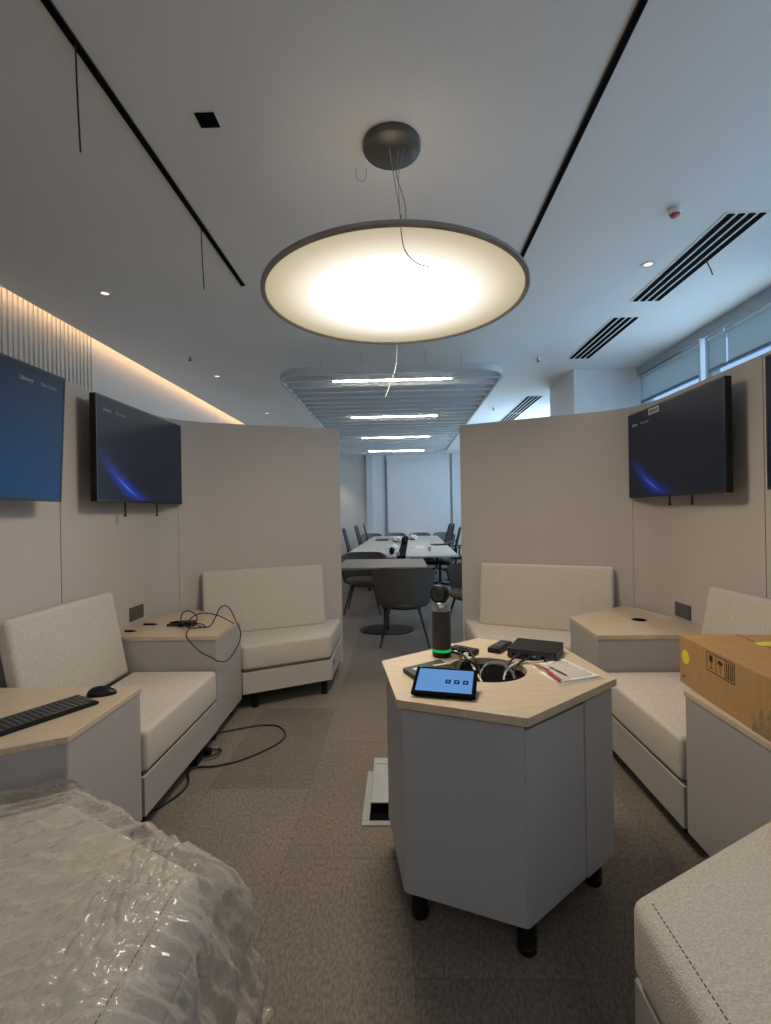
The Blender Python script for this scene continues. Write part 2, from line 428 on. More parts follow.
tag(centre(obj('cove_strip_light', bx(-2.960, -2.940, YN + .3, YF - .1, 3.19, 3.205), 'cove')),
    'warm strip light hidden in the ceiling cove along the left wall', 'strip light')
struct('wall_front', bx(XL - .1, XR + .25, YN - .1, YN, 0, 3.3), 'wall')
# far wall: cream panel, white pilaster, grey recess, whiteboard wall
struct('wall_back', bx(XL - .1, XR + .25, YF, YF + .1, 0, 3.3), 'blue_wall')
struct('trim_3', bx(XL, -.98, YF - .06, YF, 0, CEIL), 'wall')
struct('trim_4', bx(-.98, -.80, YF - .22, YF, 0, CEIL), 'mullion')
struct('trim_5', bx(-.43, -.395, YF - .05, YF, 0, CEIL), 'frame_dark')
struct('trim_6', bx(1.55, 1.58, YF - .05, YF, 0, CEIL), 'frame_dark')
tag(centre(obj('whiteboard', bx(-.37, 1.50, YF - .035, YF - .004, .35, 2.95, bev=.004), 'board')),
    'tall pale blank board filling the far wall of the meeting area', 'whiteboard')
# right wall with a band of windows
struct('wall_right', bx(XR, XR + .2, YN, YF, 0, .85), 'blue_wall')
struct('wall_right_light_block', bx(XR, XR + .2, YN, .4, .85, 3.0), 'blue_wall')  # unseen stretch, made solid to keep blue window light off the near furniture
struct('wall_right_head', bx(XR - .0, XR + .2, YN, YF, 3.0, CEIL), 'window_head')
struct('column', bx(2.18, XR + .2, 6.17, 7.15, 0, CEIL), 'pier')
wn = 0
edges = [.4, 2.6, 4.86, 6.17, None, 7.15, 9.1, 11.0, 12.95, 14.9]
for i in range(len(edges) - 1):
    a, b = edges[i], edges[i + 1]
    if a is None or b is None: continue
    wn += 1
    root = tag(bpy.data.objects.new('window_%d' % wn, None), kind='structure'); C.objects.link(root); root.location = (XR + .1, (a + b) / 2, .85)
    fb = bmesh.new()
    box(fb, XR + .06, XR + .14, a, a + .045, .85, 3.0); box(fb, XR + .06, XR + .14, b - .045, b, .85, 3.0)
    box(fb, XR + .06, XR + .14, a + .045, b - .045, .85, .90); box(fb, XR + .06, XR + .14, a + .045, b - .045, 2.955, 3.0)
    obj('window_frame', fb, 'mullion', root)
    obj('glass_pane', bx(XR + .096, XR + .104, a + .045, b - .045, .90, 2.955), 'glass', root)
    # bright mullion on the room side
    if abs(a - 4.86) < .01: obj('mullion', bx(XR - .03, XR + .06, a - .014, a + .014, .85, 3.0, bev=.004), 'mullion', root)
# roller blinds, partly down
def roller_blind(a, b, label, bottom=2.68):
    t = thing('roller_blind', label, 'blind', (XR + .03, (a + b) / 2, bottom), 'roller blinds half drawn over the window band')
    obj('cloth', bx(XR + .028, XR + .032, a, b, bottom, 2.97), 'blind', t)
    obj('bottom_rail', bx(XR + .015, XR + .045, a, b, bottom - .028, bottom, bev=.004), 'frame_dark', t)
    obj('roller_tube', tb([(XR + .03, a, 2.975), (XR + .03, b, 2.975)], .022, 12), 'mullion', t)
roller_blind(4.93, 6.12, 'pale blue roller blind in the window left of the white mullion')
roller_blind(4.56, 4.80, 'narrow grey-blue roller blind strip just right of the white mullion')
roller_blind(3.10, 4.53, 'wide pale blue roller blind at the top right edge of the photo')
# daylight entering through the window band (lamps fill the openings below the blinds)
for a, b, k_ in ((.6, 2.5, .5), (2.7, 6.1, .85), (7.3, 10.9, 3.0), (11.1, 14.7, 1.1)):
    ld = bpy.data.lights.new('daylight', 'AREA'); ld.shape = 'RECTANGLE'; ld.size = b - a; ld.size_y = 1.7
    ld.energy = WIN * (b - a) * k_; ld.color = (.48, .74, 1.0)
    lo = bpy.data.objects.new('daylight', ld); C.objects.link(lo); lo.location = (XR + .02, (a + b) / 2, 1.76)
    lo.rotation_euler = (0, R(90), 0); ld.spread = R(170)

# ------------------------------------------------------------------ ceiling fittings
def slot(x, y0, y1, label):
    t = thing('lighting_track', label, 'ceiling track', (x, (y0 + y1) / 2, CEIL - .004), 'black ceiling tracks')
    obj('channel', bx(x - .0125, x + .0125, y0, y1, CEIL - .006, CEIL + .0), 'black_matte', t)
    e = bmesh.new(); box(e, x - .0155, x - .0125, y0, y1, CEIL - .008, CEIL); box(e, x + .0125, x + .0155, y0, y1, CEIL - .008, CEIL)
    obj('edge_trim', e, 'black', t); return t
slot(-1.15, -1.0, 3.68, 'long thin black ceiling track left of the round pendant lamp')
slot(.857, -1.0, 3.55, 'long thin black ceiling track right of the round pendant lamp')
for (x, y, zb, lab) in ((-1.15, 1.76, 2.70, 'short black wire hanging from the left track near the top of the photo'),
                        (-1.165, 2.93, 2.73, 'short black wire hanging from the far end of the left track')):
    tag(obj('hanging_wire', tb([(x, y, CEIL - .01), (x + .004, y, (CEIL + zb) / 2), (x + .012, y, zb)], .0032, 6, smooth=4), 'black_cable'), lab, 'wire')
t = thing('ceiling_speaker_plate', 'small square black recessed plate in the ceiling left of the pendant canopy', 'ceiling plate', (-.81, 2.13, CEIL))
obj('plate', bx(-.853, -.767, 2.087, 2.168, CEIL - .008, CEIL, bev=.002), 'black_matte', t)
obj('rim', bx(-.857, -.763, 2.083, 2.172, CEIL - .004, CEIL), 'ceiling', t)

def grille(y0, y1, label):
    t = thing('linear_air_vent', label, 'air vent', (2.08, (y0 + y1) / 2, CEIL), 'slot air vents in the right side of the ceiling')
    fr = bx(1.945, 2.215, y0 - .012, y1 + .012, CEIL - .004, CEIL)
    obj('frame', fr, 'ceiling', t)
    for k in range(4):
        x = 1.965 + k * .0607
        obj('slot', bx(x + .003, x + .038, y0, y1, CEIL - .010, CEIL - .0041), 'black_matte', t)
    return t
for a, b, l in ((2.965, 4.165, 'long four-slot air vent nearest the camera, right of the red ceiling sensor'),
                (4.52, 5.70, 'four-slot air vent in the ceiling, second from the camera, above the right partition'),
                (7.54, 8.80, 'small four-slot air vent seen beside the far end of the slatted ceiling raft'),
                (8.86, 9.95, 'farthest four-slot air vent just above the right partition top')):
    grille(a, b, l)
tag(obj('hanging_wire', tb([(2.16, 3.50, CEIL - .008), (2.19, 3.5, 3.03), (2.205, 3.5, 2.985)], .004, 6, smooth=3), 'black_cable'),
    'short wire stub poking from the long air vent', 'wire')

def downlight(x, y, label, lamp=True, near=False):
    t = thing('recessed_downlight', label, 'downlight', (x, y, CEIL), 'recessed downlights')
    obj('trim_ring', lt([(.030, 0), (.030, -.005), (.047, -.006), (.050, 0)], (x, y, CEIL), 24, cap=False), 'white', t, smooth=True)
    obj('lens', lt([(.001, -.002), (.030, -.002)], (x, y, CEIL), 24), 'downlens', t)
    if lamp:
        ld = bpy.data.lights.new('downlight_beam', 'SPOT'); ld.energy = DOWN; ld.spot_size = R(80); ld.spot_blend = .6
        ld.color = (1, .80, .60); ld.shadow_soft_size = .03
        lo = bpy.data.objects.new('downlight_beam', ld); C.objects.link(lo); lo.parent = t; lo.location = (0, 0, -.02)
downlight(-2.243, 3.735, 'recessed ceiling downlight nearest the camera on the left')
downlight(-2.238, 6.05, 'recessed ceiling downlight, second in the left row')
downlight(-2.233, 8.33, 'recessed ceiling downlight, third in the left row above the partition')
downlight(1.79, 3.55, 'recessed ceiling downlight between the red sensor and the long air vent')
downlight(1.62, 8.9, 'recessed ceiling downlight right of the slatted raft')
downlight(.35, 13.6, 'recessed ceiling downlight just in front of the far whiteboard')
for x, y, l in ((-1.9, 14.2, 'recessed ceiling downlight washing the far cream wall'),):
    downlight(x, y, l)
# sensor with a red face
t = thing('smoke_detector', 'small white and red round detector on the ceiling above the air vents', 'detector', (1.62, 2.9, CEIL))
obj('base', lt([(.030, 0), (.034, -.008), (.034, -.03), (.028, -.034)], (1.62, 2.9, CEIL), 28), 'white', t, smooth=True)
obj('sensor_face', lt([(.027, -.034), (.024, -.046), (.008, -.05)], (1.62, 2.9, CEIL), 28), 'red', t, smooth=True)
for (x, y, l) in ((1.601, 5.664, 'tiny dark sprinkler head on the ceiling beside the slatted raft'),
                  (-2.254, 5.30, 'tiny dark sprinkler head on the ceiling between two left downlights'),
                  (1.60, 8.35, 'tiny dark sprinkler head on the ceiling close to the far air vents')):
    t = thing('sprinkler_head', l, 'sprinkler', (x, y, CEIL), 'sprinkler heads')
    obj('escutcheon', lt([(.028, 0), (.026, -.006), (.010, -.010)], (x, y, CEIL), 20), 'chrome', t, smooth=True)
    obj('nozzle', lt([(.009, -.01), (.007, -.035), (.018, -.037), (.018, -.041), (.003, -.043)], (x, y, CEIL), 16), 'darkgrey', t, smooth=True)
# small bent wire
tag(obj('bent_wire', tb([(-.19, 2.47, CEIL), (-.19, 2.48, 3.06), (-.165, 2.485, 3.045), (-.14, 2.48, 3.06), (-.14, 2.47, CEIL)], .0014, 6, smooth=4), 'wire'),
    'thin U shaped wire loop hanging from the ceiling beside the pendant canopy', 'wire')

# slatted raft over the meeting area
def raft():
    x0, x1, y0, y1, zb, zt, r = -1.27, 1.12, 4.97, 11.75, 2.80, 2.85, .36
    t = thing('slatted_ceiling_raft', 'large suspended ceiling raft of grey cross slats over the meeting area', 'ceiling raft', ((x0 + x1) / 2, (y0 + y1) / 2, zb))
    def half(y):        # x extent of the rounded rectangle at y
        d = 0
        for e in (y - y0, y1 - y):
            if e < r: d = max(d, r - math.sqrt(max(r * r - (r - e) ** 2, 0)))
        return x0 + d, x1 - d
    ys = []; y = y0 + .06
    while y <= y1 - .10:
        ys.append(y); y += .26
    for y in ys:
        a, b = half(y)
        obj('slat', bx(a, b, y, y + .06, zb, zt + .02, bev=.004, seg=1), 'baffle', t)
    # thin perimeter band
    out = []
    for cx, cy, a0 in ((x1 - r, y1 - r, 0), (x0 + r, y1 - r, 90), (x0 + r, y0 + r, 180), (x1 - r, y0 + r, 270)):
        for k in range(13):
            a = R(a0 + 90 * k / 12); out.append((cx + r * math.cos(a), cy + r * math.sin(a)))
    bm = bmesh.new(); n = len(out); inn = inset(out, .022)
    v = [[bm.verts.new((*p, z)) for p in P] for P in (out, inn) for z in (zb - .004, zt + .006)]
    for i in range(n):
        j = (i + 1) % n
        for a, b in ((0, 1), (1, 3), (3, 2), (2, 0)): bm.faces.new((v[a][i], v[a][j], v[b][j], v[b][i]))
    obj('edge_band', bm, 'baffle', t)
    for x in (x0 + .4, x1 - .4):
        for y in (y0 + .6, (y0 + y1) / 2, y1 - .6):
            obj('hanger', tb([(x, y, zt), (x, y, CEIL)], .004, 6), 'chrome', t)
    return t
raft()
for k, (y, l) in enumerate(((5.28, 'nearest linear light bar in the slatted ceiling raft'), (7.30, 'second linear light bar from the camera in the ceiling raft'),
                            (9.32, 'third linear light bar from the camera in the ceiling raft'), (11.36, 'farthest linear light bar in the ceiling raft'))):
    t = thing('linear_light', l, 'linear light', (-.06, y, 2.79), 'linear light bars')
    obj('housing', bx(-.70, .58, y - .022, y + .022, 2.792, 2.85), 'white', t)
    obj('lens', bx(-.69, .57, y - .015, y + .015, 2.784, 2.7919), 'bar', t)
    obj('hanger', tb([(-.4, y, 2.85), (-.4, y, CEIL)], .003, 6), 'chrome', t); obj('hanger', tb([(.3, y, 2.85), (.3, y, CEIL)], .003, 6), 'chrome', t)

# ------------------------------------------------------------------ pendant lamp
def pendant():
    c = (-.008, 2.315, 2.366)
    t = thing('pendant_lamp', 'large round glowing disc pendant lamp with a thin metal rim', 'pendant lamp', c)
    obj('rim', lt([(.592, .010), (.592, .0), (.606, -.001), (.611, .003), (.611, .016), (.604, .021), (.40, .024), (.05, .026)], c, 128, cap=False), 'ring', t, smooth=True)
    d = bmesh.new(); lathe(d, [(.59, .008), (.30, .0075), (.02, .007)], c, 96, cap=True)
    obj('diffuser', d, 'diffuser', t)
    obj('canopy', lt([(.132, CEIL - c[2]), (.134, CEIL - c[2] - .03), (.128, CEIL - c[2] - .036), (.01, CEIL - c[2] - .037)], (c[0], c[1], c[2]), 64), 'bronze', t, smooth=True)
    top = CEIL - .036
    for sx, mid, yy in ((-.012, -.004, 2.29), (.055, .018, 2.30)):
        obj('suspension_cable', tb([(c[0] + sx, yy, top), (c[0] + mid + .01, yy - .12, 2.85), (c[0] + .03, yy - .22, 2.62), (c[0] + .035, yy - .27, c[2] + .028)], .0017, 6, smooth=6), 'wire', t)
    obj('power_cord', tb([(c[0] + .03, c[1] - .02, top), (c[0] + .02, 2.24, 2.9), (c[0] + .055, 2.1, 2.66), (c[0] + .04, 1.98, c[2] + .028)], .0022, 6, smooth=6), 'wire', t)
    # loose ends of the cord below the disc
    obj('loose_thread', tb([(.022, 1.700, c[2] + .03), (.021, 1.690, 2.36), (.022, 1.74, 2.355), (.035, 1.80, 2.325), (.075, 1.84, 2.30), (.125, 1.86, 2.292)], .0021, 6, smooth=6), 'wire', t)
    obj('loose_thread', tb([(-.001, 2.927, c[2]), (-.004, 2.93, 2.28), (-.020, 2.93, 2.20), (-.05, 2.93, 2.12), (-.075, 2.93, 2.055)], .0022, 6, smooth=6), 'white', t)
pendant()

# ------------------------------------------------------------------ booth: partitions, seats, side tables
# left half in plan; the right half is its mirror, DYR nearer
DYR = -.075
def mp(side):
    return (lambda x, y: (x, y)) if side < 0 else (lambda x, y: (-x, y + DYR))
WALLX = 1.78
def bez(a, b, c, n):
    return [((1 - t) ** 2 * a[0] + 2 * t * (1 - t) * b[0] + t * t * c[0], (1 - t) ** 2 * a[1] + 2 * t * (1 - t) * b[1] + t * t * c[1]) for t in [k / n for k in range(n + 1)]]
curve = bez((-1.78, 3.42), (-1.78, 3.745), (-1.50, 3.878), 20)
ZT, ZB = 2.11, .06
names = {-1: 'left', 1: 'right'}
for s in (-1, 1):
    f = mp(s); sd = names[s]
    near = [(-1.78, 1.25), (-1.78, 2.53)]
    mid = [(-1.78, 2.536)] + curve[:12]
    k = (mid[-1][0] + .004, mid[-1][1] + .003)
    rear = [(curve[11][0] + .0015, curve[11][1] + .0025)] + curve[12:] + [(-.525, 4.337)]
    for path, lab in ((near, 'beige felt partition panel on the %s side carrying the screen cut by the frame edge' % sd),
                      (mid, 'beige felt partition panel behind the second screen on the %s side' % sd),
                      (rear, 'beige felt rear partition panel, curved at the corner, behind the %s corner seat' % sd)):
        pts = [f(*p) for p in path]
        o = obj('partition_panel', strip_wall(pts, .045, ZB, ZT, side=1 if s < 0 else -1), 'panel', smooth=True)
        centre(o); tag(o, lab, 'partition')

uR = Vector((1.045, .487)).normalized(); nR = Vector((uR.y, -uR.x))
def legs(points, parent):
    for x, y in points:
        obj('leg', lt([(.026, 0), (.026, .014), (.018, .018), (.024, .03), (.024, .125)], (x, y, 0), 18), 'black', parent, smooth=True)

def cushion(name, parent, poly, z0, z1, r=.022):
    bm = pr(poly, z0, z1, bev=r, seg=4)
    o = obj(name, bm, 'boucle', parent, smooth=True)
    # stitched seam below the top edge
    q = inset(poly, r * .15); 
    path = [(x, y, z1 - r * .9) for x, y in q]
    return o

def back_cushion(parent, A, B, n, z0, z1, off0, off1, th, name='backrest'):
    """slab leaning on a wall: A,B plan points of the wall line, n the direction to the room"""
    A = Vector(A); B = Vector(B); n = Vector(n).normalized(); bm = bmesh.new()
    u = (B - A); Lg = u.length; u.normalize()
    box(bm, 0, Lg, -th, 0, 0, z1 - z0, bev=.024, seg=4)
    lean = math.atan2(off0 - off1, z1 - z0)
    up = Vector((-n.x * math.sin(lean), -n.y * math.sin(lean), math.cos(lean)))
    U = Vector((u.x, u.y, 0)); Nn = U.cross(up); 
    if Nn.x * n.x + Nn.y * n.y < 0: Nn = -Nn
    sgn = Nn.copy()
    for v in bm.verts:
        p = v.co.copy(); base = Vector((A.x + n.x * off0, A.y + n.y * off0, z0))
        v.co = base + U * p.x + sgn * p.y + up * p.z
    bmesh.ops.recalc_face_normals(bm, faces=bm.faces)
    return obj(name, bm, 'boucle', parent, smooth=True)

def side_seat(s):
    f = mp(s); sd = names[s]
    x0, y0, y1 = -1.10, 2.055, 2.885
    poly = [(x0, y0), (x0, y1), (-1.77, y1), (-1.77, y0)]
    P = [f(*p) for p in poly]; c = f(-1.44, 2.47)
    t = thing('bench_seat', {-1: 'cream upholstered bench seat between the two wood-topped side tables on the left',
                             1: 'cream upholstered bench seat between the corner table and the cardboard box on the right'}[s],
              'seat', (c[0], c[1], 0), 'cream booth seats')
    obj('base', pr(P, .10, .265), 'laminate', t)
    obj('seat_gap', pr(inset(P, .012), .265, .275), 'piping', t)
    cp = [f(*p) for p in [(x0 + .002, y0 + .016), (x0 + .002, y1 - .004), (-1.60, y1 - .004), (-1.60, y0 + .016)]]
    cushion('seat_cushion', t, cp, .275, .455)
    A, B = f(-1.78, 2.075), f(-1.78, 2.868)
    back_cushion(t, A, B, (1 if s < 0 else -1, 0), .45, .945, .17, .075, .07 if 1 else 0)
    legs([f(-1.20, 2.2), f(-1.20, 2.75), f(-1.65, 2.2), f(-1.65, 2.75)], t)

def corner_seat(s):
    f = mp(s); sd = names[s]
    poly = [(-1.112, 3.395), (-.535, 3.70), (-.535, 4.318), (-1.49, 3.868), (-1.63, 3.775)]
    P = [f(*p) for p in poly]; c = f(-1.05, 3.8)
    t = thing('bench_seat', {-1: 'cream corner bench seat under the left rear partition, beside the gap to the meeting area',
                             1: 'cream corner bench seat under the right rear partition, behind the octagonal table'}[s].replace('octagonal', 'hexagonal'),
              'seat', (c[0], c[1], 0), 'cream booth seats')
    obj('base', pr(P, .12, .268), 'panel', t)
    obj('seat_gap', pr(inset(P, .012), .268, .278), 'piping', t)
    cushion('seat_cushion', t, inset(P, .003), .278, .455, .026)
    # backrest along the rear partition
    A = Vector((-1.57, 3.835)); a = A + uR * (.0 if s < 0 else -.03); b = A + uR * (.965 if s < 0 else .975)
    nn = nR if s < 0 else Vector((-nR.x, nR.y))
    back_cushion(t, f(*a), f(*b), nn, .45, .95, .16, .075, .075)
    legs([f(-.60, 3.75), f(-1.06, 3.50), f(-.60, 4.25), f(-1.45, 3.83)], t)
    # small dark latch tab on the end face
    q = f(-.535, 3.83); d = .003 if s < 0 else -.003
    obj('latch', bx(min(q[0], q[0] + d), max(q[0], q[0] + d), q[1] - .02, q[1] + .02, .20, .235), 'black', t)

def corner_table(s):
    f = mp(s)
    poly = [(-1.102, 2.892), (-1.112, 3.385), (-1.62, 3.745), (-1.70, 3.62), (-1.765, 3.38), (-1.772, 2.892)]
    P = [f(*p) for p in poly]; c = f(-1.45, 3.2)
    t = thing('side_table', {-1: 'wood-topped grey corner side table holding the tangled black cable on the left',
                             1: 'wood-topped grey corner side table with a round cable hole on the right'}[s], 'side table', (c[0], c[1], 0), 'booth side tables')
    obj('body', pr(inset(P, .004), .10, .632, bev=.004, seg=1, only='vert'), 'laminate', t)
    h = f(-1.52, 3.28)
    top = circle_hole_prism(P, h, .045, .632, .655)
    obj('table_top', top, 'wood', t)
    obj('edge_band', pr(inset(P, -.0015), .630, .6525), 'wood_edge', t) if False else None
    g = bmesh.new(); lathe(g, [(.046, .0), (.046, .024), (.040, .024), (.040, .002), (.002, .001)], (h[0], h[1], .632), 32, cap=False)
    obj('cable_grommet', g, 'black', t, smooth=True)
    legs([f(-1.18, 3.0), f(-1.20, 3.36), f(-1.66, 3.0), f(-1.62, 3.6)], t)

def near_table(s):
    f = mp(s)
    poly = [(-1.10, 1.585), (-1.10, 2.045), (-1.772, 2.045), (-1.772, 1.30), (-1.61, 1.30)]
    P = [f(*p) for p in poly]; c = f(-1.45, 1.8)
    t = thing('side_table', {-1: 'wood-topped grey side table with keyboard and mouse at the left edge',
                             1: 'wood-topped grey side table under the cardboard box on the right'}[s], 'side table', (c[0], c[1], 0), 'booth side tables')
    obj('body', pr(inset(P, .004), .10, .632, bev=.004, seg=1, only='vert'), 'laminate', t)
    obj('table_top', pr(P, .632, .655, bev=.002, seg=1), 'wood', t)
    legs([f(-1.2, 1.7), f(-1.2, 1.98), f(-1.68, 1.45), f(-1.68, 1.95)], t)

def near_seat(s):
    f = mp(s)
    poly = [(-1.095, 1.565), (-.53, 1.245), (-.53, .60), (-1.17, .60), (-1.55, 1.30)]
    P = [f(*p) for p in poly]; c = f(-.95, 1.05)
    t = thing('bench_seat', {-1: 'bench seat wrapped in clear plastic film in the left foreground',
                             1: 'cream boucle bench seat cut by the bottom right corner of the photo'}[s], 'seat', (c[0], c[1], 0), 'cream booth seats')
    obj('base', pr(P, .10, .268), 'laminate', t)
    obj('seat_gap', pr(inset(P, .012), .268, .278), 'piping', t)
    cq = inset(P, -.006)
    cushion('seat_cushion', t, cq, .278, .46, .03)
    # stitched seam just inside the top edge
    q = inset(P, .034)
    sm = bmesh.new(); a, b, e = Vector(q[0]), Vector(q[1]), Vector(q[2])
    L = (e - b).length; n = int(L / .012)
    for k in range(n):
        p = b + (e - b) * (k / n); p2 = b + (e - b) * ((k + .55) / n)
        tube(sm, [(p.x, p.y, .4605), (p2.x, p2.y, .4605)], .0016, 5)
    obj('stitching', sm, 'piping', t)
    legs([f(-.62, 1.24), f(-.62, .68), f(-1.10, 1.45)], t)
    return t, P

for s in (-1, 1):
    side_seat(s); corner_seat(s); corner_table(s); near_table(s); near_seat(s)

# plastic film over the near left seat
def film_cover():
    corner = Vector((-.525, 1.25)); A = Vector((-.87, .493)).normalized(); B = Vector((0, -1.0))
    nF = Vector((.493, .87)).normalized(); nE = Vector((1.0, 0))
    bm = bmesh.new(); I, J = 260, 210; g = []
    i0, i1, j0, j1 = -.46, 1.0, -.42, .68
    for a in range(I + 1):
        row = []
        for b in range(J + 1):
            i = i0 + (i1 - i0) * a / I; j = j0 + (j1 - j0) * b / J
            ii, jj = max(i, 0), max(j, 0); drop_i, drop_j = max(-i, 0), max(-j, 0)
            p = corner + A * ii + B * jj
            drop = math.hypot(drop_i, drop_j)
            out = nE * (drop_i) + nF * (drop_j)
            # soft shoulder, then a skirt flaring out
            if drop > 0:
                d = out.normalized() if out.length > 0 else nE
                fl = .030 * (1 - math.exp(-drop / .03)) + .13 * drop / (.2 + drop)
                fl *= (.55 + .45 * min(1, drop_i / (drop + 1e-6) + .25))
                fl += .009 * math.sin(i * 31 + j * 9) * min(1, drop / .15) + .008 * math.sin((jj if drop_i > drop_j else ii) * 47 + 1.3) * min(1, drop / .12)
                p = p + d * fl
            q = Vector((p.x * 2.3 + p.y * 1.0, p.y * 5.2 - p.x * 2.6, drop * 2.2))
            w = noise.ridged_multi_fractal(q * 1.9, .8, 2.2, 6, 1.0, 2.0) * .016
            w2 = noise.noise(Vector((p.x * 17 + p.y * 9, p.y * 26 - p.x * 11, drop * 7))) * .007
            # bunched folds above the end edge
            ed = math.exp(-((ii - .13) / .10) ** 2) * math.exp(-((jj - .22) / .22) ** 2)
            w3 = ed * (abs(noise.noise(Vector((p.x * 42, p.y * 21, 3.3)))) * .05 + .008)
            k = min(1, drop / .05)
            z = .478 + (w + w2 + w3) * (1 - .6 * k) - drop * .98
            if drop > .02: p = p + (nE * drop_i + nF * drop_j).normalized() * (w * 1.1 + w2) * k
            # against the side table the film has nowhere to fall: it bunches up there
            nT = Vector((-.488, .873)); dT = (p - Vector((-1.098, 1.573))).dot(nT)
            wT = max(0.0, min(1.0, (-1.00 - p.x) / .14))
            if dT > -.012 and wT > 0:
                wT = wT * wT * (3 - 2 * wT)
                zb_ = .478 + min(dT + .012, .16) * .20 + .03 * abs(noise.noise(Vector((p.x * 14, p.y * 14, dT * 20))))
                p = p - nT * (dT + .012 + .01 * abs(noise.noise(Vector((p.x * 9, p.y * 9, 1))))) * wT
                z = z * (1 - wT) + zb_ * wT
            row.append(bm.verts.new((p.x, p.y, max(z, .02 + .01 * abs(math.sin(i * 20))))))
        g.append(row)
    for a in range(I):
        for b in range(J): bm.faces.new((g[a][b], g[a + 1][b], g[a + 1][b + 1], g[a][b + 1]))
    o = obj('plastic_sheet', bm, 'film', smooth=False)
    for p in o.data.polygons: p.use_smooth = True
    centre(o); tag(o, 'crumpled clear plastic sheet draped over the seat in the left foreground', 'plastic sheet')
film_cover()

# ------------------------------------------------------------------ screens
def television(x, y0, y1, z0, z1, s, kind, label, tilt=0, text=None, arcflip=False, straps=True):
    """s=-1 left wall facing +X, s=+1 right wall facing -X; x = front face of the glass"""
    w, h = y1 - y0, z1 - z0
    t = thing('wall_screen', label, 'screen', (x, (y0 + y1) / 2, (z0 + z1) / 2), 'wall screens')
    # local frame: X to the viewer's right, Y away from the viewer (into the wall), Z up
    rot = Matrix.Rotation(R(90) if s < 0 else R(-90), 4, 'Z')
    t.rotation_euler = (R(0), 0, R(90) if s < 0 else R(-90))
    if tilt: t.rotation_euler = (Matrix.Rotation(R(90) if s < 0 else R(-90), 4, 'Z') @ Matrix.Rotation(R(tilt), 4, 'X')).to_euler()
    bz = .009
    fr = bmesh.new()
    box(fr, -w / 2, w / 2, .002, .035, -h / 2, h / 2, bev=.003, seg=2)
    obj('housing', fr, 'black', t, world=False)
    bb = bmesh.new()
    box(bb, -w / 2, w / 2, -.003, .0015, h / 2 - bz, h / 2); box(bb, -w / 2, w / 2, -.003, .0015, -h / 2, -h / 2 + bz * 1.4)
    box(bb, -w / 2, -w / 2 + bz, -.003, .0015, -h / 2 + bz * 1.4, h / 2 - bz); box(bb, w / 2 - bz, w / 2, -.003, .0015, -h / 2 + bz * 1.4, h / 2 - bz)
    obj('bezel', bb, 'black_metal', t, world=False)
    obj('display', bx(-w / 2 + bz, w / 2 - bz, -.0012, .0012, -h / 2 + bz * 1.4, h / 2 - bz), kind, t, world=False)
    obj('rear_cover', bx(-w * .38, w * .38, .0355, .058, -h * .38, h * .3, bev=.006), 'black_matte', t, world=False)
    obj('wall_bracket', bx(-.24, .24, .0585, WALLX - abs(x) - .001, -.19, .19), 'black_matte', t, world=False)
    if straps:
        for k in (-.16, .24):
            if s > 0: k = -k * .6 + .05
            Ls = .075 if s < 0 else .045
            sb = bmesh.new()
            box(sb, k - .007, k + .007, .047, .051, -h / 2 - Ls, -h / 2 + .04)
            box(sb, k - .010, k + .010, .045, .053, -h / 2 - Ls - .012, -h / 2 - Ls)
            obj('bracket_strap', sb, 'black', t, world=False)
    if text:
        mxr = Matrix.Translation((text[1], -.0022, text[2])) @ Matrix.Rotation(R(90), 4, 'X')
        text_mesh(text[0][0], .027, mxr, 'screen_text', 'screen_text', t, bold=True)
        mxr = Matrix.Translation((text[1] + .125, -.0022, text[2])) @ Matrix.Rotation(R(90), 4, 'X')
        text_mesh(text[0][1], .022, mxr, 'screen_text', 'screen_text', t)
    return t
television(-1.66, 2.655, 3.705, 1.460, 2.058, -1, 'scr_arc', 'wall screen with dark picture and bright blue arc on the left partition', text=(('Library', 'Plan Center'), -.455, .215))
television(-1.635, 1.305, 2.355, 1.449, 2.050, -1, 'scr_blue', 'wall screen with plain blue picture cut by the left edge of the photo', tilt=3.0, straps=False, text=(('Library', 'Plan Center'), .24, .225))
tv = television(1.66, 2.553, 3.610, 1.442, 2.036, 1, 'scr_arc_dim', 'wall screen with dark picture and a small sticker on its top bezel, right partition', text=(('Library', 'Plan Center'), -.470, .205))
# sticker on the glass
obj('sticker', bx(-.235, -.105, -.0042, -.0031, .245, .285, bev=.0003, seg=1), 'label', tv, world=False)
sb_ = bmesh.new()
for k_ in range(4): box(sb_, -.221 + k_ * .027, -.201 + k_ * .027, -.0046, -.0043, .255, .275)
obj('sticker_marks', sb_, 'darkgrey', tv, world=False)
television(1.66, 1.23, 2.273, 1.443, 2.045, 1, 'scr_arc_dim', 'wall screen seen almost edge-on at the right edge of the photo', straps=False)

# wall outlets
for s, y, z in ((-1, 3.255, .728), (1, 3.17, .716)):
    x = s * WALLX
    t = thing('wall_outlet', 'dark rectangular power outlet plate low on the %s partition' % names[s], 'outlet', (x, y, z), 'partition outlets')
    g = -s
    obj('plate', bx(min(x, x + g * .008), max(x, x + g * .008), y - .085, y + .085, z - .045, z + .045, bev=.002), 'piping', t)
    for k in (-.04, .04):
        obj('socket', bx(min(x + g * .0081, x + g * .0095), max(x + g * .0081, x + g * .0095), y + k - .025, y + k + .025, z - .025, z + .025), 'piping', t)

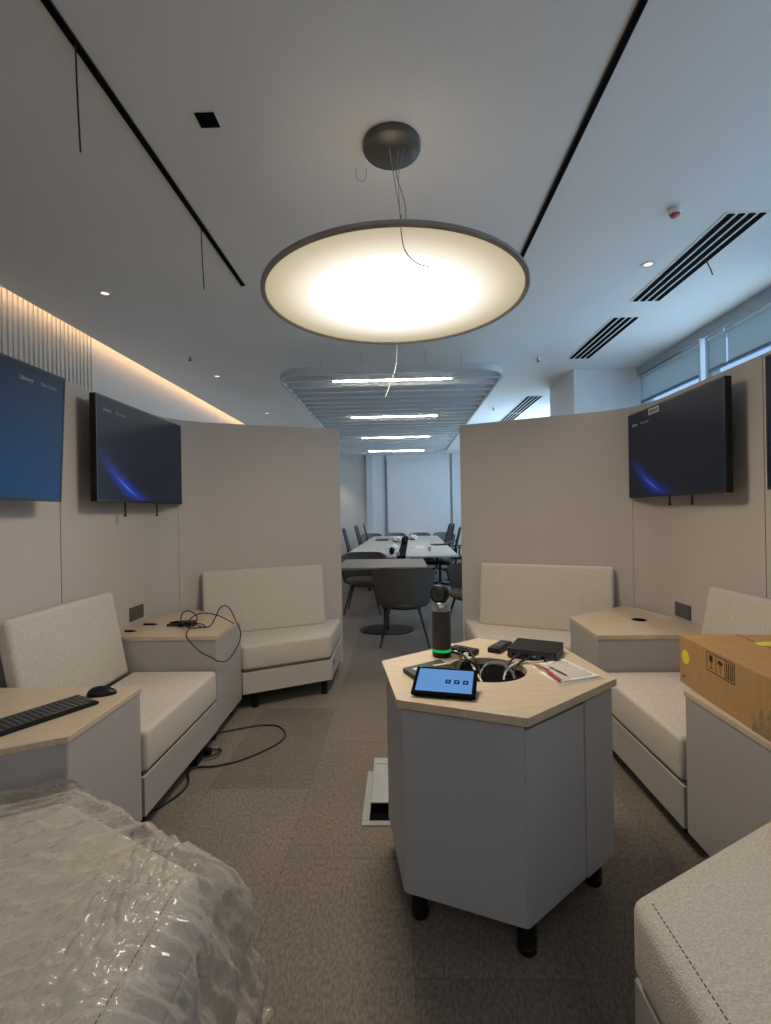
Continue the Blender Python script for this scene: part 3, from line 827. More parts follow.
# ------------------------------------------------------------------ hexagonal pod table
POD = [(-.085, 2.02), (-.022, 1.60), (.362, 1.45), (.765, 1.79), (.708, 2.205), (.362, 2.37)]
HOLE = (.322, 1.905)
def pod():
    c = (.35, 1.91, 0)
    t = thing('hexagonal_table', 'grey hexagonal centre table with pale wood top and round cable well', 'table', c)
    top = circle_hole_prism(POD, HOLE, .150, .736, .762)
    obj('table_top', top, 'wood', t)
    P = inset(POD, .016)
    # body panels: one skin per side, doors on the right-front faces
    Q = inset(POD, .03)
    zb, zt = .128, .728
    core = bmesh.new(); n = len(Q)
    v = [[core.verts.new((*p, z)) for p in Q] for z in (zb + .01, zt)]
    for i in range(n): core.faces.new((v[0][i], v[0][(i + 1) % n], v[1][(i + 1) % n], v[1][i]))
    core.faces.new(v[0][::-1])
    obj('carcass', core, 'black_matte', t)
    for i in range(n):
        a, b = Vector(P[i]), Vector(P[(i + 1) % n]); ai, bi = Vector(Q[i]), Vector(Q[(i + 1) % n])
        u = (b - a).normalized()
        a2, b2 = a + u * .0025, b - u * .0025
        nn = Vector((u.y, -u.x))
        if (a + nn - Vector(c[:2])).length < (a - Vector(c[:2])).length: nn = -nn
        def slab(p, q, z0, z1, o=0.0):
            return pr([tuple(p + nn * o), tuple(q + nn * o), tuple(q - nn * (.012 - o)), tuple(p - nn * (.012 - o))], z0, z1, bev=.0025, seg=2)
        if i == 2:       # right front face: split into two doors
            m = a + (b - a) * .64
            o = obj('door', slab(a2, m - u * .002, zb, zt - .012), 'podskin', t)
            o2 = obj('door', slab(m + u * .002, b2, zb, zt - .004, .004), 'podskin', t)
        else:
            obj('side_panel', slab(a2, b2, zb, zt), 'podskin', t)
    obj('cable_well', lt([(.152, .7355), (.149, .7355), (.147, .60), (.02, .598)], (HOLE[0], HOLE[1], 0), 48, cap=True), 'black_matte', t, smooth=True)
    for x, y in ((.045, 1.68), (.372, 1.545), (.685, 1.83), (.63, 2.15), (.36, 2.27), (.0, 1.98)):
        obj('leg', lt([(.026, 0), (.030, .006), (.030, .022), (.022, .028), (.030, .034), (.032, .12)], (x, y, 0), 20), 'black', t, smooth=True)
pod()
PT = .762
# cables in the well: separate leads
def cable(pts, r, m, label, name='cable', cat='cable', group=None):
    o = obj(name, tb(pts, r, 8, smooth=8), m, smooth=True); centre(o); tag(o, label, cat, group); return o
def coil(c, r, turns, dz, tilt, n=24, start=0, wob=.1):
    pts = []
    T = Matrix.Rotation(tilt[0], 3, 'X') @ Matrix.Rotation(tilt[1], 3, 'Y')
    for k in range(int(n * turns) + 1):
        a = start + 2 * math.pi * k / n
        rr = r * (1 + wob * math.sin(k * 1.7))
        pts.append(tuple(Vector(c) + T @ Vector((rr * math.cos(a), rr * math.sin(a), dz * k / n))))
    return pts
cable(coil((HOLE[0] + .035, HOLE[1] - .02, .728), .064, 2.6, .008, (R(50), 0), wob=.03), .0022, 'wire', 'thin grey cable coiled in a ring inside the cable well of the hexagonal table')
cable(coil((HOLE[0] - .075, HOLE[1] + .01, .735), .045, 3.4, .010, (R(40), R(20)), wob=.10), .0045, 'black_cable', 'thick black cable bundle bunched at the left rim of the cable well')
cable(coil((HOLE[0] + .09, HOLE[1] - .01, .70), .036, 2.2, .012, (R(60), R(-15)), wob=.08), .0035, 'black_cable', 'black cable looped at the right side of the cable well')
cable([(.255, 2.06, PT + .012), (.262, 1.99, PT + .022), (.275, 1.92, PT - .0), (.292, 1.84, .735), (.300, 1.785, .72), (.30, 1.79, .66)], .0045, 'white_cable', 'white cable dropping from the cable cluster into the round well')
cable([(.575, 1.975, PT + .012), (.53, 1.955, PT + .010), (.47, 1.97, PT + .006), (.42, 1.93, PT + .001), (.385, 1.88, .745), (.37, 1.83, .70)], .0040, 'white_cable', 'white cable running from the mini computer into the well')
cable([(.50, 2.03, PT + .014), (.465, 2.01, PT + .02), (.43, 1.985, PT + .004), (.40, 1.95, .74), (.38, 1.93, .69)], .0040, 'black_cable', 'black lead plugged in the left port of the mini computer')
cable([(.525, 2.01, PT + .014), (.50, 1.985, PT + .016), (.455, 1.95, PT + .006), (.42, 1.90, .738), (.40, 1.88, .69)], .0040, 'black_cable', 'black lead plugged in the middle port of the mini computer')
cable([(.20, 2.085, PT + .02), (.235, 2.06, PT + .014), (.235, 1.99, PT + .03), (.225, 1.93, PT + .012), (.21, 1.87, PT + .0), (.22, 1.86, .70)], .0045, 'black_cable', 'black cable from the camera base dipping into the left of the well')
cable([(.24, 2.10, PT + .03), (.27, 2.05, PT + .035), (.285, 2.0, PT + .02), (.30, 1.97, PT - .01), (.30, 1.95, .70)], .0045, 'black_cable', 'black cable falling from the small black hub into the back of the well')

# conference camera, cylinder body
def conf_camera():
    x, y = .166, 2.085
    t = thing('conference_camera', 'upright black cylindrical conference camera with a glowing green ring at its base', 'camera', (x, y, PT))
    obj('base', lt([(.036, 0), (.040, .004), (.040, .022)], (x, y, PT), 40), 'black', t, smooth=True)
    obj('led_ring', lt([(.040, .022), (.0408, .0235), (.0408, .0315), (.040, .033)], (x, y, PT), 40), 'green_led', t, smooth=True)
    obj('body', lt([(.0395, .033), (.0400, .10), (.0395, .182), (.039, .192)], (x, y, PT), 40), 'darkgrey', t, smooth=True)
    obj('collar', lt([(.0395, .192), (.040, .196), (.039, .214), (.034, .226), (.02, .232)], (x, y, PT), 40), 'chrome', t, smooth=True)
    # round head: a ring with a dark lens, turned slightly left
    hd = bmesh.new(); lathe(hd, [(.0335, -.022), (.038, -.018), (.040, 0), (.038, .018), (.033, .022), (.012, .0225)], (0, 0, 0), 40, cap=True)
    mxh = Matrix.Translation((x - .004, y - .002, PT + .262)) @ Matrix.Rotation(R(-28), 4, 'Z') @ Matrix.Rotation(R(90), 4, 'X')
    hd.transform(mxh); obj('head', hd, 'black', t, smooth=True)
    ln = bmesh.new(); lathe(ln, [(.029, .0226), (.028, .026), (.016, .027), (.012, .023), (.002, .025)], (0, 0, 0), 32, cap=True)
    ln.transform(mxh); obj('lens', ln, 'darkgrey', t, smooth=True)
conf_camera()

def hub_pc():
    A = Vector((.432, 2.05)); u = Vector((.187, -.092)).normalized(); v = Vector((-u.y, u.x)); w, d, h = .195, .19, .040
    t = thing('mini_computer', 'flat square black mini computer at the back of the hexagonal table', 'computer', (A.x + u.x * w / 2 + v.x * d / 2, A.y + u.y * w / 2 + v.y * d / 2, PT))
    rot = Matrix(((u.x, v.x, 0, A.x), (u.y, v.y, 0, A.y), (0, 0, 1, PT), (0, 0, 0, 1)))
    obj('housing', bx(0, w, 0, d, .003, h, bev=.004, mx=rot), 'black', t)
    obj('front_plate', bx(.006, w - .006, -.0015, 0, .008, h - .006, mx=rot), 'darkgrey', t)
    for k, a in enumerate((.02, .045, .07, .10, .135)):
        obj('port', bx(a, a + .014, -.0022, -.0016, .014, .022, mx=rot), 'chrome' if k in (1, 3) else 'black_matte', t)
    ft = bmesh.new()
    for a, b in ((.015, .015), (w - .015, .015), (.015, d - .015), (w - .015, d - .015)): lathe(ft, [(.007, 0), (.007, .0035)], (a, b, 0), 12)
    ft.transform(rot); obj('foot', ft, 'black_matte', t)
    pl = bmesh.new()
    for a in (.064, .092, .15): box(pl, a, a + .012, -.028, -.0022, .010, .019, bev=.002, mx=rot)
    obj('cable_plug', pl, 'black', t)
hub_pc()

def remote():
    a = Vector((.375, 2.115)); b = Vector((.475, 2.265)); u = (b - a).normalized(); v = Vector((-u.y, u.x)); L = (b - a).length
    t = thing('power_adapter', 'small black adapter box lying left of the mini computer', 'adapter', (.425, 2.19, PT))
    rot = Matrix(((u.x, v.x, 0, a.x + .012), (u.y, v.y, 0, a.y), (0, 0, 1, PT), (0, 0, 0, 1)))
    obj('housing', bx(0, L - .03, -.028, .028, 0, .022, bev=.005, mx=rot), 'black', t)
    obj('label_panel', bx(.03, L - .06, -.018, .018, .0221, .0226, mx=rot), 'darkgrey', t)
remote()

def small_hub():
    t = thing('cable_hub', 'small black hub crowded with plugs right of the conference camera', 'hub', (.262, 2.125, PT))
    rot = Matrix.Translation((.262, 2.125, PT)) @ Matrix.Rotation(R(-38), 4, 'Z')
    obj('housing', bx(-.06, .06, -.03, .03, 0, .022, bev=.004, mx=rot), 'black', t)
    for k in range(4): obj('plug', bx(-.05 + k * .026, -.034 + k * .026, -.055, -.031, .004, .016, bev=.002, mx=rot), 'white' if k in (1, 3) else 'black', t)
small_hub()
tag(centre(obj('clear_bag', pr([(.190, 2.17), (.24, 2.155), (.255, 2.19), (.215, 2.21)], PT, PT + .02, bev=.006), 'white')), 'small crumpled white wrapper beside the green-ringed camera', 'wrapper')

# printed cable pack left of the tablet
def pack():
    t = thing('printed_pack', 'flat dark green printed pack lying behind the tablet', 'package', (.085, 1.90, PT))
    P = [(.000, 1.875), (.050, 1.765), (.205, 1.855), (.150, 1.985)]
    obj('cover', pr(P, PT, PT + .017, bev=.003), 'greenpack', t)
    obj('white_patch', pr([(.035, 1.865), (.055, 1.835), (.095, 1.86), (.072, 1.89)], PT + .0171, PT + .0176), 'paper', t)
    obj('white_patch', pr([(.115, 1.905), (.122, 1.893), (.175, 1.918), (.168, 1.93)], PT + .0171, PT + .0176), 'paper', t)
pack()

def tablet():
    A = Vector((.026, 1.632)); B = Vector((.231, 1.583)); u = (B - A).normalized(); v = Vector((-u.y, u.x)); w = (B - A).length
    t = thing('touch_controller', 'tilted tablet controller showing a light blue screen on the hexagonal table', 'tablet', (.14, 1.67, PT))
    tl = R(24)
    rot = Matrix(((u.x, v.x, 0, A.x), (u.y, v.y, 0, A.y), (0, 0, 1, PT), (0, 0, 0, 1)))
    # wedge stand
    wd = bmesh.new()
    pts = [(.012, .0), (w - .012, .0), (w - .012, .105), (.012, .105)]
    lo = [wd.verts.new((x, y, 0)) for x, y in pts]; hi = [wd.verts.new((x, y * .98, .004 + y * math.tan(tl))) for x, y in pts]
    wd.faces.new(lo); wd.faces.new(hi)
    for i in range(4): wd.faces.new((lo[i], lo[(i + 1) % 4], hi[(i + 1) % 4], hi[i]))
    wd.transform(rot); obj('wedge_stand', wd, 'black', t)
    mx = rot @ Matrix.Translation((0, -.006, .008)) @ Matrix.Rotation(tl, 4, 'X')
    obj('frame', bx(0, w, 0, .128, -.004, .008, bev=.004, mx=mx), 'black_matte', t)
    obj('display', bx(.013, w - .013, .013, .117, .0081, .0086, mx=mx), 'scr_tablet', t)
    ui = bmesh.new()
    for k in range(3): box(ui, .108 + k * .029, .126 + k * .029, .052, .070, .0087, .009, bev=.0, mx=mx)
    o = obj('icon', ui, 'tablet_ui', t)
    ic = bmesh.new()
    for k in range(3): box(ic, .1135 + k * .029, .1205 + k * .029, .058, .064, .0091, .0093, mx=mx)
    obj('icon_symbol', ic, 'scr_tablet', o)
tablet()

# plastic bag with papers
def bag():
    t = thing('document_bag', 'clear plastic bag holding white papers and a red striped sheet', 'document bag', (.61, 1.86, PT))
    base = [(.497, 1.925), (.540, 1.705), (.715, 1.785), (.672, 2.005), (.60, 2.02)]
    bm = bmesh.new(); N_ = 26
    g = []
    def quad(a, b): # bilinear on four corners
        p00, p10, p11, p01 = Vector((.497, 1.93)), Vector((.540, 1.700)), Vector((.722, 1.783)), Vector((.640, 2.015))
        return (p00 * (1 - a) + p10 * a) * (1 - b) + (p01 * (1 - a) + p11 * a) * b
    for i in range(N_ + 1):
        r = []
        for j in range(N_ + 1):
            a, b = i / N_, j / N_; p = quad(a, b)
            e = min(a, 1 - a, b, 1 - b)
            z = PT + .0015 + .009 * min(1, e * 6) + .006 * abs(noise.noise(Vector((p.x * 38, p.y * 30, 0)))) * min(1, e * 10)
            r.append(bm.verts.new((p.x, p.y, z)))
        g.append(r)
    for i in range(N_):
        for j in range(N_): bm.faces.new((g[i][j], g[i + 1][j], g[i + 1][j + 1], g[i][j + 1]))
    o = obj('bag_film', bm, 'film', t, smooth=True)
    obj('paper', pr([(.535, 1.94), (.560, 1.735), (.705, 1.79), (.645, 2.0)], PT + .001, PT + .0095), 'paper', t)
    rs = bmesh.new()
    prism(rs, [(.505, 1.905), (.516, 1.912), (.548, 1.855), (.537, 1.846)], PT + .0125, PT + .0135)
    prism(rs, [(.528, 1.840), (.541, 1.848), (.556, 1.745), (.543, 1.735)], PT + .0125, PT + .0135)
    obj('red_stripe', rs, 'red', t)
    bk = bmesh.new()
    prism(bk, [(.553, 1.88), (.562, 1.885), (.590, 1.79), (.582, 1.785)], PT + .0125, PT + .0135)
    obj('printed_stripe', bk, 'darkgrey', t)
bag()

# ------------------------------------------------------------------ things on the side tables
def keyboard():
    # four corners on the table at z = .655
    B = Vector((-1.165, 1.857)); Cn = Vector((-1.292, 1.962)); D = (Vector((-1.325, 1.55)) - B).normalized()
    D = Vector((-.36, -.93)).normalized()*1.0
    u = (Vector((-1.325, 1.575)) - B).normalized(); v = Vector((u.y, -u.x))
    if v.x > 0: v = -v
    L, wd = .44, .150
    t = thing('keyboard', 'black keyboard lying across the wood-topped side table at the left edge', 'keyboard', (B.x + u.x * L / 2 + v.x * wd / 2, B.y + u.y * L / 2 + v.y * wd / 2, .655))
    rot = Matrix(((u.x, v.x, 0, B.x), (u.y, v.y, 0, B.y), (0, 0, 1, .655), (0, 0, 0, 1)))
    obj('tray', bx(0, L, 0, wd, .0, .012, bev=.004, mx=rot), 'black', t)
    for r in range(6):
        kb = None
        x = .010; k = 0
        row_y = .012 + r * .0215
        while x < L - .022:
            wk = .0165
            if r == 0 and k == 4: wk = .095
            box_ = bx(x, x + wk, row_y, row_y + .017, .012, .0165, bev=.0015, seg=1, mx=rot)
            if kb is None: kb = box_
            else:
                me = bpy.data.meshes.new('tmp'); box_.to_mesh(me); kb.from_mesh(me); bpy.data.meshes.remove(me); box_.free()
            x += wk + .0028; k += 1
        obj('key_row', kb, 'key', t)
keyboard()
def mouse():
    x, y = -1.215, 1.955
    t = thing('computer_mouse', 'black computer mouse beside the keyboard on the left side table', 'mouse', (x, y, .655))
    bm = bmesh.new(); bmesh.ops.create_uvsphere(bm, u_segments=28, v_segments=16, radius=1)
    for v in bm.verts:
        z = v.co.z
        v.co = Vector((v.co.x * .056, v.co.y * .032 * (1 - .12 * v.co.x), max(z, -.15) * .030 * (1 - .2 * v.co.x) + .0045))
    rot = Matrix.Translation((x, y, .655)) @ Matrix.Rotation(R(12), 4, 'Z')
    bm.transform(rot); obj('shell', bm, 'black', t, smooth=True)
    w = bmesh.new(); lathe(w, [(.006, -.0025), (.0072, 0), (.006, .0025)], (0, 0, 0), 16)
    w.transform(rot @ Matrix.Translation((-.028, 0, .027)) @ Matrix.Rotation(R(90), 4, 'X')); obj('scroll_wheel', w, 'darkgrey', t)
mouse()
# adapter and tangled cable on the corner table, left
def adapter():
    t = thing('power_adapter', 'small black power adapter in the tangle on the left corner table', 'adapter', (-1.40, 3.17, .655))
    rot = Matrix.Translation((-1.395, 3.17, .655)) @ Matrix.Rotation(R(8), 4, 'Z')
    obj('housing', bx(-.05, .05, -.03, .03, 0, .032, bev=.005, mx=rot), 'black', t)
    obj('plug_pin', bx(-.13, -.05, -.008, .010, .004, .016, bev=.002, mx=rot), 'black', t)
adapter()
cable([(-1.345, 3.17, .672), (-1.30, 3.16, .668), (-1.26, 3.12, .664), (-1.30, 3.08, .662), (-1.36, 3.09, .665), (-1.42, 3.13, .70), (-1.415, 3.15, .745),
       (-1.369, 3.15, .755), (-1.325, 3.15, .72), (-1.32, 3.13, .675), (-1.27, 3.10, .664), (-1.22, 3.10, .668), (-1.17, 3.06, .73), (-1.10, 2.97, .812), (-1.075, 3.03, .80),
       (-1.075, 3.16, .69), (-1.07, 3.24, .585), (-1.07, 3.16, .515), (-1.07, 2.99, .485), (-1.075, 2.86, .515), (-1.12, 2.862, .537), (-1.185, 2.862, .571),
       (-1.250, 2.862, .635), (-1.268, 2.862, .678), (-1.27, 2.95, .715), (-1.34, 3.08, .715), (-1.278, 3.10, .750), (-1.165, 3.10, .734), (-1.07, 3.11, .68)], .0038, 'black_cable',
      'tangled thin black cable looping over the front of the left corner table')
for k, (x, y, l, lab) in enumerate(((-1.665, 3.205, .075, 'short dark stick-like connector lying near the left wall outlet'),
                                    (-1.70, 3.02, .05, 'small dark connector end peeking out behind the left backrest cushion'))):
    t = thing('connector', lab, 'connector', (x, y, .655), 'loose connectors')
    obj('housing', bx(x - l / 2, x + l / 2, y - .008, y + .008, .655, .667, bev=.003), 'black', t)
    obj('tip', bx(x + l / 2, x + l / 2 + .016, y - .005, y + .005, .657, .664), 'darkgrey', t)

# cable on the floor on the left
cable([(-1.30, 2.98, .012), (-1.18, 3.05, .008), (-1.05, 3.12, .006), (-.93, 3.17, .006), (-.82, 3.16, .006), (-.745, 3.07, .006), (-.735, 2.96, .006), (-.80, 2.84, .006),
       (-.91, 2.72, .006), (-1.03, 2.655, .007), (-1.13, 2.64, .008), (-1.145, 2.58, .008), (-1.10, 2.47, .007), (-1.12, 2.35, .007), (-1.20, 2.20, .007), (-1.30, 2.08, .007)], .0055,
      'black_cable', 'black cable looping out onto the carpet from under the left bench seat')
def floor_cluster():
    t = thing('power_strip', 'dark power plug cluster on the carpet under the edge of the left bench', 'power strip', (-1.14, 2.74, 0))
    obj('housing', bx(-1.21, -1.13, 2.66, 2.82, .0, .035, bev=.006), 'black', t)
    obj('plug', bx(-1.135, -1.10, 2.76, 2.80, .004, .04, bev=.005), 'black', t)
    obj('plug', bx(-1.13, -1.085, 2.84, 2.865, .002, .018, bev=.004), 'silver', t)
    obj('lead', tb([(-1.13, 2.72, .02), (-1.07, 2.74, .025), (-1.05, 2.80, .02), (-1.08, 2.84, .012)], .006, 8, smooth=6), 'black_cable', t, smooth=True)
floor_cluster()

# open floor box beside the pod
def floorbox():
    t = thing('floor_box', 'open metal floor socket box with raised lid beside the hexagonal table', 'floor box', (-.09, 2.38, 0))
    x0, x1, y0, y1 = -.192, .08, 2.15, 2.60
    fr = bmesh.new()
    w = .032
    box(fr, x0, x1, y0, y0 + w, 0, .007, bev=.002, seg=1); box(fr, x0, x1, y1 - w, y1, 0, .007, bev=.002, seg=1)
    box(fr, x0, x0 + w, y0 + w, y1 - w, 0, .007); box(fr, x1 - w, x1, y0 + w, y1 - w, 0, .007)
    obj('frame', fr, 'silver', t)
    obj('socket_well', bx(x0 + w, x1 - w, y0 + w, y1 - w, .001, .003), 'black_matte', t)
    lid = bx(0, .24, 0, .34, -.003, .003, bev=.002, seg=1)
    lid.transform(Matrix.Translation((x0 + .035, y0 + .09, .05)) @ Matrix.Rotation(R(6), 4, 'X'))
    obj('lid', lid, 'silver', t)
    obj('hinge', bx(x0 + .05, x1 - .03, y1 - .075, y1 - .06, .004, .085), 'silver', t)
    return t
floorbox()

# ------------------------------------------------------------------ cardboard box
def carton():
    O = Vector((1.138, 2.06)); u = Vector((-.035, -.60)).normalized(); v = Vector((-u.y, u.x))
    if v.x < 0: v = -v
    L, D, z0, z1 = .68, .44, .657, .850
    rot = Matrix(((u.x, v.x, 0, O.x), (u.y, v.y, 0, O.y), (0, 0, 1, 0), (0, 0, 0, 1)))
    c = rot @ Vector((L / 2, D / 2, z0))
    t = thing('cardboard_box', 'flat brown cardboard box with a yellow dot standing on the right side table', 'box', tuple(c))
    obj('carton', bx(0, L, 0, D, z0, z1, bev=.003, mx=rot), 'cardboard', t)
    # lid flap seams and tape on the top
    obj('flap_edge', bx(.0, L, D / 2 - .0015, D / 2 + .0015, z1, z1 + .0006, mx=rot), 'ink', t)
    # yellow round sticker on the front face
    s = bmesh.new(); lathe(s, [(.028, 0), (.028, .0008)], (0, 0, 0), 32)
    s.transform(rot @ Matrix.Translation((.048, -.0009, .770)) @ Matrix.Rotation(R(90), 4, 'X') @ Matrix.Translation((0, 0, -.0008))); obj('yellow_sticker', s, 'yellow', t)
    s = bmesh.new(); prism(s, [(.12, .255), (.13, .21), (.175, .20), (.20, .40), (.14, .40)], z1 + .0005, z1 + .0012)
    s.transform(rot); obj('yellow_sticker', s, 'yellow', t)
    # printed handling marks: frame with glass, umbrella and stack symbols
    k = bmesh.new(); a0, a1, b0, b1 = .200, .368, .768, .838
    def line(x0, x1, z0, z1): box(k, x0, x1, -.0008, -.0002, z0, z1, mx=rot)
    th = .003
    line(a0, a1, b0, b0 + th); line(a0, a1, b1 - th, b1); line(a0, a0 + th, b0, b1); line(a1 - th, a1, b0, b1)
    w3 = (a1 - a0) / 3
    line(a0 + w3, a0 + w3 + th * .7, b0, b1); line(a0 + 2 * w3, a0 + 2 * w3 + th * .7, b0, b1)
    # glass
    cx = a0 + w3 / 2; line(cx - .010, cx + .010, .805, .829); line(cx - .0015, cx + .0015, .785, .805); line(cx - .009, cx + .009, .780, .784)
    # umbrella
    cx = a0 + w3 * 1.5
    for i in range(7):
        h = math.sqrt(max(.017 ** 2 - (-.017 + i * .0057) ** 2, 0)) * .8
        if h > .001: line(cx - .017 + i * .0057 - .0028, cx - .017 + i * .0057 + .0029, .810, .810 + h)
    line(cx - .001, cx + .001, .784, .811); line(cx, cx + .006, .781, .784)
    # stacking bars
    cx = a0 + w3 * 2.5
    for i in range(4): line(cx - .019 + i * .011, cx - .015 + i * .011, .780, .830)
    line(cx - .019, cx + .018, .777, .780)
    obj('handling_marks', k, 'ink', t)
    pr2 = bmesh.new(); box(pr2, .022, .050, -.0008, -.0002, .690, .694, mx=rot); box(pr2, .022, .04, -.0008, -.0002, .683, .686, mx=rot)
    obj('small_print', pr2, 'ink', t)
    # jagged clear tape at the near end of the front
    tp = bmesh.new(); pts = [(.455, z0), (.46, z0 + .05), (.475, z0 + .03), (.50, z0 + .085), (.515, z0 + .05), (.545, z0 + .10), (.60, z0 + .09), (.66, z0 + .10), (L, z0 + .09), (L, z0)]
    v_ = [tp.verts.new(rot @ Vector((x, -.0012, z))) for x, z in pts]; v2 = [tp.verts.new(rot @ Vector((x, -.0004, z))) for x, z in pts]
    tp.faces.new(v_); tp.faces.new(v2[::-1])
    for i in range(len(pts)): j = (i + 1) % len(pts); tp.faces.new((v_[i], v_[j], v2[j], v2[i]))
    obj('packing_tape', tp, 'tape', t)
carton()

# ------------------------------------------------------------------ meeting area
def tub_chair(label, loc, rot, fab='tub', seatfab='tubseat'):
    t = thing('tub_chair', label, 'chair', loc, 'grey tub chairs in the meeting area', rot)
    # faces +Y in local axes
    def shell(rad, drop):
        pass
    bm = bmesh.new(); NA, NZ = 36, 10; outer = []; inner = []
    for i in range(NA + 1):
        a = R(-205 + 230 * i / NA)            # opens to +Y
        k = abs(math.sin((a + R(90)) / 2))     # 0 at the back, bigger to the arm ends
        dev = abs(a + R(90)) / R(115)
        top = .81 - .17 * max(0, dev - .35) ** 1.1
        ro, ri = [], []
        for j in range(NZ + 1):
            s = j / NZ; z = .40 + (top - .40) * s
            r = .215 + .085 * (s ** .55)
            ex = 1.13
            x = math.cos(a) * r * ex; y = math.sin(a) * r * .95 + (.05 if dev > .8 else 0) * s
            ro.append(bm.verts.new((x, y, z))); ri.append(bm.verts.new((x * .90, y * .90, z + (.0 if j < NZ else .004))))
        outer.append(ro); inner.append(ri)
    for i in range(NA):
        for j in range(NZ):
            bm.faces.new((outer[i][j], outer[i + 1][j], outer[i + 1][j + 1], outer[i][j + 1]))
            bm.faces.new((inner[i + 1][j], inner[i][j], inner[i][j + 1], inner[i + 1][j + 1]))
        bm.faces.new((outer[i][NZ], outer[i + 1][NZ], inner[i + 1][NZ], inner[i][NZ]))
        bm.faces.new((outer[i + 1][0], outer[i][0], inner[i][0], inner[i + 1][0]))
    for i in (0, NA):
        for j in range(NZ): bm.faces.new((outer[i][j], outer[i][j + 1], inner[i][j + 1], inner[i][j]))
    obj('backrest', bm, fab, t, world=False, smooth=True)
    obj('seat', lt([(.19, .395), (.225, .405), (.245, .43), (.245, .455), (.225, .475), (.05, .478)], (0, .02, 0), 40, sx=1, sy=1), seatfab, t, world=False, smooth=True)
    obj('seat_frame', lt([(.16, .375), (.19, .378), (.19, .396)], (0, 0, 0), 32), 'black_metal', t, world=False, smooth=True)
    for x, y in ((-1, -1), (1, -1), (-1, 1), (1, 1)):
        obj('leg', tb([(x * .15, y * .13, .385), (x * .25, y * .22, 0)], .015, 10, r_end=.009), 'black_metal', t, world=False, smooth=True)
    return t
base = tub_chair('dark grey tub chair with its back to the camera at the taupe pedestal table', (0.025, 5.19, 0), 0)
dup(base, (-.52, 6.80, 0), R(178), 'dark tub chair behind the taupe pedestal table, facing the camera on the left')
dup(base, (.80, 5.62, 0), R(115), 'dark tub chair half hidden by the right partition, right of the pedestal table')
far = tub_chair('pale grey tub chair at the far end of the meeting table, leftmost of the row', (-.82, 13.75, 0), R(180), 'tub_light', 'tub_light')
far.scale = (.93, .93, .97)
dup(far, (-.14, 13.82, 0), R(182), 'grey tub chair at the far end of the meeting table, second from the left')
dup(far, (.54, 13.75, 0), R(177), 'grey tub chair at the far end of the meeting table, third from the left')
dup(far, (1.22, 13.82, 0), R(181), 'grey tub chair at the far end of the meeting table, rightmost of the row')

# taupe pedestal table
t = thing('pedestal_table', 'small taupe table on a black pedestal with an oval foot plate', 'table', (-.18, 5.95, 0))
def rrect(x0, x1, y0, y1, r, n=8):
    out = []
    for cx, cy, a0 in ((x1 - r, y1 - r, 0), (x0 + r, y1 - r, 90), (x0 + r, y0 + r, 180), (x1 - r, y0 + r, 270)):
        for k in range(n + 1):
            a = R(a0 + 90 * k / n); out.append((cx + r * math.cos(a), cy + r * math.sin(a)))
    return out
obj('table_top', pr(rrect(-.74, .30, 5.58, 6.60, .03), .728, .750), 'brown_top', t)
obj('foot_plate', pr(rrect(-.485, .13, 5.52, 5.98, .225, 12), 0, .012), 'black_metal', t)
obj('column', tb([(-.18, 5.75, .012), (-.18, 5.75, .728)], .035, 20), 'black_metal', t, smooth=True)
obj('top_bracket', bx(-.40, .04, 5.6, 6.1, .712, .728), 'black_metal', t)

# meeting desks: two rows, turned about 1.4 degrees
rotT = Matrix.Translation((0, 7.1, 0)) @ Matrix.Rotation(R(-1.4), 4, 'Z')
row = {0: 'left', 1: 'right'}; dist = ('nearest the camera', 'in the middle of its row', 'farthest from the camera')
for side in (0, 1):
    for k in range(3):
        x0, x1 = ((-.86, -.06), (.07, .83))[side]
        y0, y1 = k * 2.0 + .003, (k + 1) * 2.0 - .003
        c = rotT @ Vector(((x0 + x1) / 2, (y0 + y1) / 2, 0))
        t = thing('meeting_desk', 'pale meeting desk in the %s row, the one %s' % (row[side], dist[k]), 'desk', tuple(c), 'pale meeting desks')
        obj('desk_top', bx(x0, x1, y0, y1, .715, .740, bev=.003, seg=1, mx=rotT), 'desk', t)
        obj('under_rail', bx(x0 + (.36, .06)[side], x1 - (.06, .36)[side], y0 + .08, y0 + .12, .66, .715, mx=rotT), 'black_metal', t)
        obj('under_rail', bx(x0 + (.36, .06)[side], x1 - (.06, .36)[side], y1 - .12, y1 - .08, .66, .715, mx=rotT), 'black_metal', t)
        for xx in ((x0 + .52, x1 - .08), (x0 + .08, x0 + .26))[side]:
            for yy in (y0 + .10, y1 - .10):
                obj('leg', bx(xx - .02, xx + .02, yy - .02, yy + .02, 0, .66, mx=rotT), 'black_metal', t)
# cable trough with power sockets between the rows
t = thing('cable_trough', 'dark cable trough running between the two rows of meeting desks', 'cable trough', (.07, 10.1, .66))
obj('tray', bx(-.055, .065, .02, 5.98, .66, .735, mx=rotT), 'black_matte', t)

def on_desk(name, label, cat, x, y, builder, m, group=None):
    bm = bmesh.new(); builder(bm); bm.transform(rotT @ Matrix.Translation((x, y, .7405)))
    o = obj(name, bm, m); centre(o); return tag(o, label, cat, group)
def crumple(w, d, h, seed):
    def f(bm):
        bmesh.ops.create_icosphere(bm, subdivisions=3, radius=1)
        for v in bm.verts:
            n = 1 + .45 * noise.noise(v.co * 2.3 + Vector((seed, 0, 0)))
            v.co = Vector((v.co.x * w * n, v.co.y * d * n, max(v.co.z * n * h + h * .8, 0)))
    return f
on_desk('crumpled_wrap', 'white crumpled wrap on the left desk beside the cable trough, nearer one', 'wrap', -.16, 1.3, crumple(.07, .25, .05, 1), 'paper')
on_desk('crumpled_wrap', 'white crumpled wrap on the left desk beside the trough, farther one', 'wrap', -.17, 3.6, crumple(.10, .35, .06, 5), 'paper')
